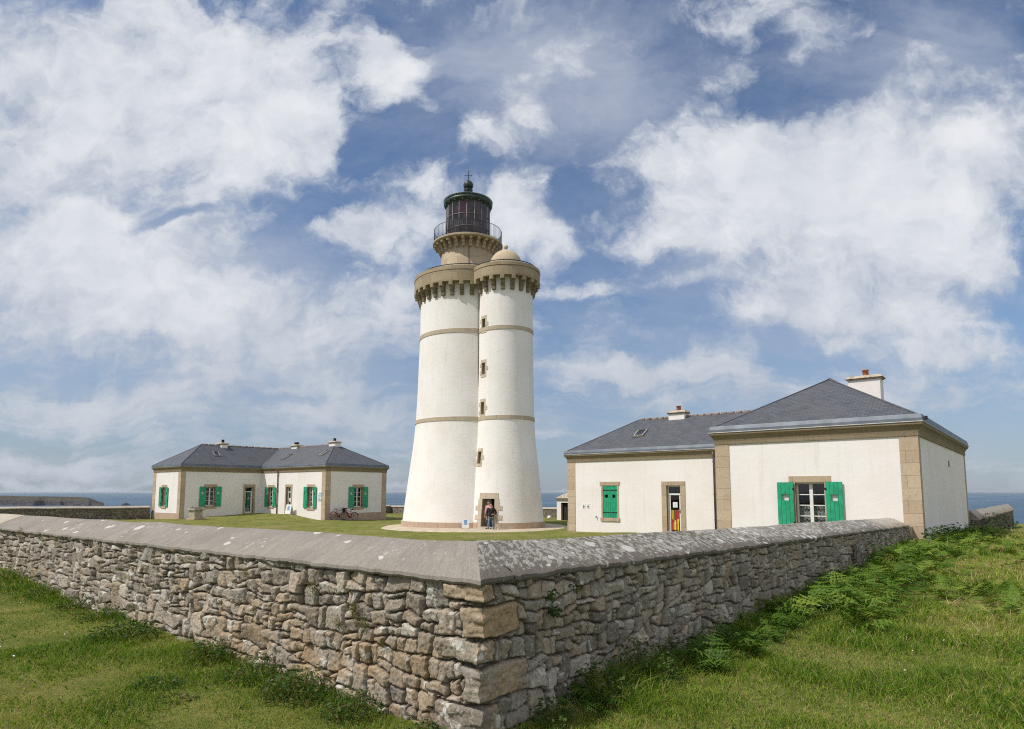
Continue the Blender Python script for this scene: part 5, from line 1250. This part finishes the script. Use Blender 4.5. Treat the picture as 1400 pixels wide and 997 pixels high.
# ------------------------------------------------------------------ the two visitors coming out of the lighthouse
def skin_obj(name, verts, edges, rad, m, parent, sub=2, root_i=0):
    me = bpy.data.meshes.new(name); me.from_pydata([Vector(v) for v in verts], edges, []); me.update()
    o = bpy.data.objects.new(name, me); col.objects.link(o); o.parent = parent
    md = o.modifiers.new('skin', 'SKIN'); md.use_smooth_shade = True
    if not me.skin_vertices: me.skin_vertices.new()
    for i, sv in enumerate(me.skin_vertices[0].data):
        r_ = rad[i]; sv.radius = (r_, r_) if not isinstance(r_, tuple) else r_; sv.use_root = (i == root_i)
    s_ = o.modifiers.new('sub', 'SUBSURF'); s_.levels = sub; s_.render_levels = sub
    me.materials.append(m)
    return o
def person(loc, rz, label, h, top, legs, hair, arm='hold', group=None, stance=.10, headpitch=.06):
    root = empty('person', loc, label, 'person', group, rz); k = h / 1.72
    S = lambda *p: tuple(c * k for c in p)
    # local: faces -y, z up
    J = {}
    V = []; Ed = []; Rd = []
    def add(p, r, par=None):
        V.append(S(*p)); Rd.append(r * k if not isinstance(r, tuple) else tuple(x * k for x in r)); i = len(V) - 1
        if par is not None: Ed.append((par, i))
        return i
    pel = add((0, 0, .93), (.145, .105)); abd = add((0, .005, 1.08), (.135, .10), pel); ch = add((0, .01, 1.27), (.16, .11), abd); shc = add((0, .015, 1.40), (.11, .075), ch)
    nk = add((0, .0, 1.475), .052, shc); hd0 = add((0, -.012 - headpitch * .3, 1.545), (.062, .075), nk); hd1 = add((0, -.02 - headpitch, 1.63), (.074, .092), hd0); hd2 = add((0, -.01 - headpitch, 1.695), (.055, .068), hd1)
    add((0, -.118 - headpitch, 1.60), .012, hd1)   # nose
    clothes_arm = []
    for s_ in (-1, 1):
        hip = add((s_ * .09, 0, .86), .085, pel); kn = add((s_ * (.10 + stance * .35), -.025, .48), .055, hip); an = add((s_ * (.10 + stance * .8), .02, .085), .036, kn); add((s_ * (.115 + stance * .9), -.13, .035), .03, an)
        sh = add((s_ * .185, .015, 1.39), .055, shc)
        if arm == 'hold': el = (s_ * .25, .02, 1.13); wr = (s_ * .10, -.20, 1.10); d_ = Vector((-s_ * .75, -.55, .10)).normalized()
        elif arm == 'hip' and s_ > 0: el = (s_ * .34, .05, 1.14); wr = (s_ * .17, -.12, 1.04); d_ = Vector((-s_ * .8, -.5, -.1)).normalized()
        else: el = (s_ * .24, .03, 1.12); wr = (s_ * .25, -.03, .88); d_ = Vector((0, -.1, -1)).normalized()
        e_ = add(el, .042, sh); w_ = add(wr, .028, e_); wv_ = Vector(wr)
        pm = add(tuple(wv_ + d_ * .065), (.036, .018), w_); side = d_.cross(Vector((0, 1, 0) if abs(d_.y) < .9 else (0, 0, 1))).normalized()
        for f_, (o_, l_) in enumerate(((-.027, .062), (-.009, .075), (.009, .070), (.027, .054))):
            b_ = add(tuple(wv_ + d_ * .10 + side * o_), .0085, pm); m_ = add(tuple(wv_ + d_ * (.10 + l_ * .55) + side * o_ * 1.1 + Vector((0, -.006, -.008))), .008, b_); add(tuple(wv_ + d_ * (.10 + l_) + side * o_ * 1.1 + Vector((0, -.016, -.022))), .007, m_)
        t0 = add(tuple(wv_ + d_ * .045 + side * -.038), .0095, pm); add(tuple(wv_ + d_ * .085 + side * -.058), .0085, t0)
        clothes_arm.append(((s_ * .185, .015, 1.39), el, tuple(Vector(el).lerp(wv_, .93))))
    skin_obj('body', V, Ed, Rd, M['skin'], root, 2)
    def cloth(name, chain, m, sub=2):
        v, e, r = [], [], []
        for pts in chain:
            for i, (p, q, par) in enumerate(pts):
                v.append(S(*p)); r.append(tuple(x * k for x in (q if isinstance(q, tuple) else (q, q))))
                if par is not None: e.append((par, len(v) - 1))
        return skin_obj(name, v, e, r, m, root, sub)
    A_, B_ = clothes_arm
    cloth('jacket', [[((0, 0, .84), (.185, .135), None), ((0, .0, 1.0), (.178, .13), 0), ((0, .01, 1.27), (.19, .14), 1), ((0, .018, 1.40), (.135, .10), 2), ((0, .01, 1.465), (.075, .075), 3),
                     (A_[0], .075, 3), (A_[1], .062, 5), (A_[2], .046, 6), (B_[0], .075, 3), (B_[1], .062, 8), (B_[2], .046, 9)]], top)
    cloth('trousers', [[((0, 0, .95), (.15, .115), None), ((-.095, 0, .84), .10, 0), ((-.10 - stance * .35, -.025, .48), .075, 1), ((-.10 - stance * .78, .015, .10), .062, 2), ((.095, 0, .84), .10, 0), ((.10 + stance * .35, -.025, .48), .075, 4), ((.10 + stance * .78, .015, .10), .062, 5)]], legs)
    for s_ in (-1, 1):
        x = s_ * (.10 + stance * .8); skin_obj('shoe', [S(x, .06, .045), S(x + s_ * .008, -.04, .045), S(x + s_ * .02, -.15, .035)], [(0, 1), (1, 2)], [.045 * k, .048 * k, .036 * k], M['shoe'], root, 2)
    hp_ = headpitch
    skin_obj('hair', [S(0, .055 - hp_, 1.56), S(0, .05 - hp_, 1.65), S(0, .0 - hp_, 1.725), S(0, -.06 - hp_, 1.715)], [(0, 1), (1, 2), (2, 3)], [(.055 * k, .03 * k), (.078 * k, .05 * k), (.076 * k, .03 * k), (.058 * k, .022 * k)], hair, root, 2)
    for s_ in (-1, 1):
        mb = MB(); mb.lathe((s_ * .030 * k, (-.098 - hp_) * k), [(.002, 1.622 * k), (.010 * k, 1.632 * k), (.002, 1.642 * k)], M['black'], 8); e = lobj(mb, 'eye', root, uvs=False)
    return root
px, py = wp(671.5, 0, 39.35)
person((px, py, -.645), face_cam(px, py) + R(0), 'person in black jacket and jeans standing in front of the lighthouse door, head bent', 1.66, M['jacket'], M['jeans'], M['hairdark'], 'hip', headpitch=.085)
px, py = wp(668.9, 0, 40.0)
person((px, py, -.56), face_cam(px, py) - R(25), 'person in a pink top standing half hidden behind the one in the black jacket', 1.69, M['pink'], M['navy'], M['hairlight'], 'down', stance=.04)

# ------------------------------------------------------------------ plants
class Leaves:
    def __init__(s): s.v = []; s.f = []; s.t = []; s.n = 0
    def add(s, v, f, t): s.v.append(v); s.f.append(f + s.n); s.t.append(t); s.n += len(v)
    def build(s, name, m, parent=None):
        return npmesh(name, np.concatenate(s.v), np.concatenate(s.f), m, False, {'tint': np.concatenate(s.t)}, parent)
def blades(P, h, wd, lean, tint, rg, segs=2):
    """P (n,3) roots -> bent tapering blades of two quads; all arrays length n"""
    n = len(P); az = rg.uniform(0, 2 * np.pi, n); la = rg.uniform(0, 2 * np.pi, n)
    side = np.stack([np.cos(az), np.sin(az), np.zeros(n)], 1) * wd[:, None] * .5
    ln = np.stack([np.cos(la), np.sin(la), np.zeros(n)], 1) * (lean * h)[:, None]
    up = np.zeros((n, 3)); up[:, 2] = h
    mid = P + up * .55 + ln * .30; tip = P + up * np.sqrt(np.clip(1 - (lean * .6) ** 2, .2, 1))[:, None] + ln
    V = np.stack([P - side, P + side, mid + side * .75, mid - side * .75, tip + side * .12, tip - side * .12], 1).reshape(-1, 3)
    b = (np.arange(n) * 6)[:, None]
    Fq = np.concatenate([b + np.array([[0, 1, 2, 3]]), b + np.array([[3, 2, 4, 5]])], 0)
    return V, Fq, np.repeat(tint, 6)
cam_az = math.atan2(.6348, .7727)
def scatter(n, d0, d1, rg, spread=R(50)):
    th = cam_az + rg.uniform(-spread, spread, n); d_ = np.sqrt(rg.uniform(d0 ** 2, d1 ** 2, n))
    return CAM[0] + d_ * np.cos(th), CAM[1] + d_ * np.sin(th), d_
rg = np.random.default_rng(3)
G_ = Leaves()
for d0, d1, den, wsc in ((3.0, 5.5, 6500, .8), (5.5, 8.5, 3600, 1.0), (8.5, 13, 1500, 1.5), (13, 20, 600, 2.3), (20, 34, 170, 3.8)):
    n = int(den * (R(50)) * (d1 ** 2 - d0 ** 2))
    x, y, d_ = scatter(n, d0, d1, rg)
    left = x < -.06; right = (y < -.06) & (x > -.06)
    keep = left | right; keep &= ~((x > 18.1) & (y > -.45))
    # patchy thinning
    pat = fbm(x * 1.3, y * 1.3, 5, 31); dry = fbm(x * .45 + 5, y * .45, 4, 57)
    keep &= rg.random(n) < np.clip(1.25 - 1.1 * ss(dry, .55, .72) * left, .25, 1)
    x, y, d_, pat, dry, left = x[keep], y[keep], d_[keep], pat[keep], dry[keep], left[keep]
    z = H(x, y) - .005
    dl = np.where(left, -x, -y); fieldR0 = np.where(left, 0, ss(dl, 1.5, 4) * ss(x, 3, 8)) * ss(fbm(x * 1.1, y * 1.1, 3, 91), .35, .65)
    near = np.exp(-(dl / .45) ** 2)
    h = np.where(left, .018 + .035 * ss(pat, .4, .62), .03 + .07 * ss(pat, .42, .66) + .07 * fieldR0) * (1 + 1.5 * near) * rg.uniform(.55, 1.5, len(x))
    lush = np.where(left, 1 - ss(dl, .8, 3.2), .45)
    fieldR = np.where(left, 0, ss(dl, 1.5, 5) * ss(x, 2, 7))
    t = np.where(left, .46, .37) + (pat - .5) * -.6 + .50 * ss(dry, .46, .68) * (1 - .6 * lush) - .20 * lush + rg.normal(0, .24, len(x)) + .42 * fieldR * ss(fbm(x * .8, y * .8, 3, 77), .36, .60)
    t = np.where(rg.random(len(x)) < .06 + .16 * fieldR, rg.uniform(.72, 1, len(x)), t)
    wd = .0055 * wsc * rg.uniform(.6, 1.4, len(x)); lean = rg.uniform(.3, 1.25, len(x))
    G_.add(*blades(np.stack([x, y, z], 1), h, wd, lean, np.clip(t, 0, 1), rg))
x, y, d_ = scatter(9000, 3.2, 15, rg); k_ = ((x < -.3) | ((y < -.5) & (x > 0))) & (fbm(x * 1.7, y * 1.7, 3, 19) > .52)
x, y = x[k_], y[k_]; n = len(x)
G_.add(*blades(np.stack([x, y, H(x, y) + .008], 1), rg.uniform(.02, .05, n), rg.uniform(.012, .024, n), rg.uniform(.8, 1.6, n), np.clip(rg.normal(.22, .16, n), 0, 1), rg))
tag(G_.build('grass', M['grass']), kind='stuff')
x, y, d_ = scatter(900, 3.4, 16, rg); k_ = ((x < -.5) | ((y < -1.2) & (x > 0))) & (fbm(x * .8, y * .8, 3, 63) > .56); x, y = x[k_], y[k_]; z = H(x, y); mb = MB()
for i in range(len(x)):
    r_ = .006 + .003 * (i % 3) / 2; h_ = .045 + .03 * ((i * 7) % 5) / 5
    mb.face([(x[i] + r_ * math.cos(t), y[i] + r_ * math.sin(t), z[i] + h_ + .004 * math.cos(t + i)) for t in np.linspace(0, 2 * math.pi, 8)[:-1]], M['sheet'])
    mb.tube([(x[i], y[i], z[i] - .01), (x[i], y[i], z[i] + h_ - .002)], .0016, M['stalk'], 3)
tag(mb.build('daisies', uvs=False, fixn=False), kind='stuff')

def frond(rg, base, az, L_, droop, tint):
    """one bracken frond: arching stalk with paired, tapering, toothed pinnae"""
    n = 13; t = np.linspace(0, 1, n); el0 = rg.uniform(.9, 1.35)
    el = el0 - droop * t; ds = L_ / (n - 1)
    hx = np.concatenate([[0], np.cumsum(np.cos(el[:-1]) * ds)]); hz_ = np.concatenate([[0], np.cumsum(np.sin(el[:-1]) * ds)])
    d2 = np.array([math.cos(az), math.sin(az)]); sd = np.array([-d2[1], d2[0]])
    V = []; Fc = []
    pts = np.stack([base[0] + hx * d2[0], base[1] + hx * d2[1], base[2] + hz_], 1)
    k = 0
    for i in range(n - 1):
        w0_ = .004 * (1 - .6 * t[i])
        o = np.array([sd[0], sd[1], 0]) * w0_
        V += [pts[i] - o, pts[i] + o, pts[i + 1] + o * .8, pts[i + 1] - o * .8]; Fc.append([k, k + 1, k + 2, k + 3]); k += 4
    for i in range(3, n):
        u = (t[i] - .22) / .78; pl = L_ * .42 * (1 - u) ** .8 * (.55 + .45 * min(1, u * 5)) + .02
        fw = np.array([d2[0] * math.cos(el[i]), d2[1] * math.cos(el[i]), math.sin(el[i])])
        if rg.random() < .10: continue
        pl *= rg.uniform(.7, 1.15)
        for s_ in (-1, 1):
            sdv = np.array([sd[0] * s_, sd[1] * s_, 0]) * .92 + fw * .32 + np.array([rg.uniform(-.15, .15), rg.uniform(-.15, .15), rg.uniform(-.45, .15)])
            segs = 4; wb = pl * .20
            for q in range(segs):
                a = q / segs; b = (q + 1.0) / segs; p0 = pts[i] + sdv * pl * a; p1 = pts[i] + sdv * pl * b; dr = np.array([0, 0, -pl * .10])
                w1 = wb * (1 - a * .85)
                for s2 in (-1, 1):
                    V += [p0 + dr * a * a, p0 + fw * s2 * w1 * .9 + sdv * pl * .10 + dr * a, p1 + fw * s2 * w1 * .12 + dr * b * b, p1 + dr * b * b]; Fc.append([k, k + 1, k + 2, k + 3]); k += 4
    V = np.array(V); return V, np.array(Fc), np.clip(np.full(len(V), tint) + rg.normal(0, .04, len(V)), 0, 1)
B_ = Leaves(); rg = np.random.default_rng(12)
def patch_fronds(n, xr, yr, L0, L1, dens=None, tint=(.25, .75)):
    c = 0
    while c < n:
        x = rg.uniform(*xr); y = rg.uniform(*yr)
        if dens is not None and rg.random() > dens(x, y): continue
        c += 1; z = hz1(x, y) - .03; L_ = rg.uniform(L0, L1)
        for k in range(rg.integers(1, 4)):
            B_.add(*frond(rg, (x + rg.normal(0, .05), y + rg.normal(0, .05), z), rg.uniform(0, 6.28), L_ * rg.uniform(.7, 1.1), rg.uniform(.9, 1.7), rg.uniform(*tint)))
clump = lambda x, y: float(vnoise(np.array(x * .9), np.array(y * 1.3 + 3), 6)) ** 3.0
patch_fronds(80, (4.6, 9.5), (-1.30, -.25), .30, .80, clump, (.0, .75))
patch_fronds(140, (9.5, 18.5), (-1.35, -.25), .30, .76, clump, (.0, .7))
patch_fronds(26, (1.0, 2.6), (-.38, -.12), .20, .36, None, (.0, .3))
patch_fronds(60, (2.4, 5.2), (-.62, -.12), .26, .52, None, (.0, .35))
patch_fronds(50, (5.0, 9.5), (-.55, -.12), .30, .6, None, (.0, .35))
patch_fronds(330, (6.5, 22), (-4.6, -1.2), .20, .42, lambda x, y: float(vnoise(np.array(x * .8), np.array(y * .8), 4)) ** 1.5)
patch_fronds(120, (18.3, 31), (-1.6, -.55), .35, .65)
patch_fronds(380, (8, 30), (-11, -2.5), .18, .38, lambda x, y: float(vnoise(np.array(x * .5), np.array(y * .5), 8)) ** 2, (.35, 1.0))
patch_fronds(420, (6, 28), (-11, -1.3), .14, .36, None, (.72, 1.0))
tag(B_.build('bracken', M['fern']), kind='stuff')
# dry stalks of last year's bracken
mb = MB(); rs = random.Random(4)
for i in range(520):
    x = rs.uniform(4.5, 26); y = rs.uniform(-11, -1.0) if x > 8 else rs.uniform(-6, -1.6)
    if float(vnoise(np.array(x * .7), np.array(y * .7), 15)) < rs.uniform(.2, .75): continue
    z = hz1(x, y); L_ = rs.uniform(.10, .34) * (.6 + .4 * min(1, x / 14)) * rs.choice([1, 1, 1, 1.6]); az = rs.uniform(0, 6.28); el = rs.choice([rs.uniform(.05, .5), rs.uniform(.5, 1.5)])
    p0 = Vector((x, y, z + rs.uniform(0, .10))); d_ = Vector((math.cos(az) * math.cos(el), math.sin(az) * math.cos(el), math.sin(el)))
    p1 = p0 + d_ * L_ * .55; d2 = (d_ + Vector((rs.uniform(-.4, .4), rs.uniform(-.4, .4), rs.uniform(-.5, .1)))).normalized(); p2 = p1 + d2 * L_ * .45
    mb.tube([p0, p1, p2], [.0042, .0034, .0016], M['stalk'], 5)
tag(mb.build('dry_stalks', uvs=False), kind='stuff')
# leafy weeds at the foot of the walls, each clump a plant
def weed(x, y, r_, h_, n, seed, label, m='weed', lo=0.0, hi=1.0, leaf=.05, z=None):
    rg = np.random.default_rng(seed); z0 = hz1(x, y) - .02 if z is None else z
    root = None; Lv = Leaves(); rad = r_ * np.sqrt(rg.random(n)); a = rg.uniform(0, 6.283, n); hh = h_ * rg.random(n) ** .8 * (1 - .5 * (rad / r_) ** 2)
    c = np.stack([x + rad * np.cos(a), y + rad * np.sin(a), z0 + hh], 1)
    az = a + rg.normal(0, .8, n); el = rg.uniform(-.5, .7, n); ln = leaf * rg.uniform(.6, 1.5, n); w_ = ln * rg.uniform(.3, .5, n)
    d_ = np.stack([np.cos(az) * np.cos(el), np.sin(az) * np.cos(el), np.sin(el)], 1) * ln[:, None]
    s_ = np.stack([-np.sin(az), np.cos(az), rg.normal(0, .35, n)], 1) * w_[:, None]
    up = np.zeros((n, 3)); up[:, 2] = ln * .12
    V = np.stack([c, c + d_ * .5 + s_ + up, c + d_ - up, c + d_ * .5 - s_ + up], 1).reshape(-1, 3)
    Lv.add(V, np.arange(n * 4).reshape(n, 4), np.repeat(np.clip(rg.uniform(lo, hi, n), 0, 1), 4))
    # stems
    k = max(6, n // 14); ii = rg.integers(0, n, k); p0 = np.stack([x + rad[ii] * .3 * np.cos(a[ii]), y + rad[ii] * .3 * np.sin(a[ii]), np.full(k, z0)], 1); p1 = c[ii]; sw = np.array([.003, -.002, 0])
    V = np.stack([p0 - sw, p0 + sw, p1 + sw, p1 - sw], 1).reshape(-1, 3); Lv.add(V, np.arange(k * 4).reshape(k, 4), np.full(k * 4, .8))
    o = Lv.build('weed_clump' if m == 'weed' else 'wall_tuft', M[m]); 
    return tag(o, label, 'plant', 'weeds along the foot of the garden wall' if m == 'weed' else 'tufts rooted in the garden wall')
foot = 'dark leafy weeds growing against the foot of the sunlit face of the garden wall'
for i, (y_, r_, h_, n_) in enumerate(((.35, .14, .16, 120), (1.1, .28, .24, 420), (1.75, .34, .30, 620), (2.5, .36, .28, 620), (3.35, .30, .26, 420), (6.2, .32, .22, 300), (7.4, .30, .28, 300), (8.6, .26, .2, 200), (10.2, .4, .3, 300))):
    weed(-.17 - .05 * (i % 3), y_, r_ * .9, h_ * .85, int(n_ * 1.5), 40 + i, foot, lo=0, hi=1.0, leaf=.026)
weed(-.48, 4.85, .34, .22, 520, 60, 'broad dark green weed clump just off the wall foot, standing free in the lawn', hi=.55, leaf=.036)
weed(-.95, 2.84, .20, .08, 260, 61, 'low dark clump of weeds alone in the open lawn at the lower left', hi=.6, leaf=.03)
weed(-1.02, 2.35, .17, .06, 130, 62, 'small greyish weed rosette beside the low dark clump in the open lawn', lo=.3, hi=1.0, leaf=.028)
shade = 'leafy weeds in the shade against the right face of the garden wall'
for i, (x_, r_, h_, n_) in enumerate(((.55, .16, .24, 160), (1.2, .22, .34, 340), (1.9, .30, .42, 480), (2.7, .26, .34, 320), (3.6, .28, .30, 300))):
    weed(x_, -.22, r_, h_, int(n_ * 1.4), 70 + i, shade, lo=0, hi=.8, leaf=.032)
weed(18.4, -.75, .5, .5, 420, 80, 'dark shrubby growth at the corner of the right cottage where the garden wall ends', hi=.5, leaf=.07)
weed(20.3, -.8, .7, .45, 420, 81, 'dark growth against the shaded side of the right cottage, nearer of two', hi=.5, leaf=.07)
weed(23.0, -.9, .9, .5, 480, 82, 'dark growth against the shaded side of the right cottage, farther of two', hi=.5, leaf=.07)
weed(33.5, -1.0, 1.0, .8, 500, 83, 'dark bush against the wall stretch behind the right cottage', hi=.5, leaf=.09)
def tuft(side, s, z, n, L_, seed, label, drop=.5):
    rg = np.random.default_rng(seed); P = np.zeros((n, 3))
    a = rg.normal(0, L_ * .35, n); b = rg.normal(0, L_ * .30, n); o = rg.uniform(.0, .03, n)
    if side == 0: P[:, 0] = -.035 - o; P[:, 1] = s + a
    else: P[:, 1] = -.035 - o; P[:, 0] = s + a
    P[:, 2] = z + b
    h = L_ * rg.uniform(.5, 1.2, n); V, Fq, t = blades(P, h * .55, .006 * np.ones(n) * rg.uniform(.6, 1.5, n), rg.uniform(.3, 1.4, n), np.clip(rg.normal(.45, .28, n), 0, 1), rg)
    q = V.reshape(n, 6, 3)
    k = 0 if side == 0 else 1
    out = np.array([0, 0, .25, .25, .6, .6])[None] * (h * rg.uniform(.3, 1.0, n))[:, None]
    q[:, :, k] = np.minimum(q[:, :, k], P[:, None, k]) - out * .6
    q[:, :, 2] -= drop * out * 1.3
    o_ = npmesh('wall_tuft', q.reshape(-1, 3), Fq, M['tuft'], False, {'tint': t})
    return tag(o_, label, 'plant', 'tufts rooted in the garden wall')
tl = 'yellowish grass tuft hanging from the joints of the sunlit wall face'
for i, (s, z, n, L_) in enumerate(((1.93, .86, 130, .10), (1.32, .72, 170, .11), (1.20, .62, 130, .09), (1.55, .60, 120, .09), (.98, .50, 60, .07), (2.9, .55, 60, .08), (3.1, .9, 50, .08), (5.2, .86, 90, .10), (4.1, .8, 40, .07), (6.3, .7, 50, .08), (8.8, .95, 80, .11), (9.6, .98, 90, .12), (10.6, 1.0, 110, .14))):
    tuft(0, s, z, n, L_, 200 + i, tl)
for i, (s, z, n) in enumerate(((.78, .90, 50), (.80, .78, 60), (1.1, .92, 25))):
    weed(s, -.06, .045, .10, n, 300 + i, 'small green plant rooted under the coping on the shaded wall face', m='weed', hi=.5, leaf=.03, z=z - .05)
sc.cycles.max_bounces = 6; sc.cycles.transparent_max_bounces = 12; sc.cycles.caustics_reflective = False; sc.cycles.caustics_refractive = False
sc.cycles.use_denoising = False; sc.cycles.use_adaptive_sampling = False; sc.cycles.pixel_filter_type = 'BLACKMAN_HARRIS'; sc.cycles.filter_width = 1.1
w.cycles.sampling_method = 'MANUAL'; w.cycles.sample_map_resolution = 1024
mb = MB(); mb.box(-121000, 121000, -121000, 121000, -59.5, 27.5, M['slate']); hzb = mb.build('haze', uvs=False); hzb.data.materials.clear()
hm = bpy.data.materials.new('sea_haze'); hm.use_nodes = True; hn = hm.node_tree; hn.nodes.clear()
ho = hn.nodes.new('ShaderNodeOutputMaterial'); hv = hn.nodes.new('ShaderNodeVolumePrincipled'); hn.links.new(hv.outputs[0], ho.inputs['Volume'])
hv.inputs['Color'].default_value = (0.86, 0.91, 0.97, 1); hv.inputs['Density'].default_value = 1.9e-5; hv.inputs['Anisotropy'].default_value = 0.2
hzb.data.materials.append(hm); tag(hzb, kind='stuff')
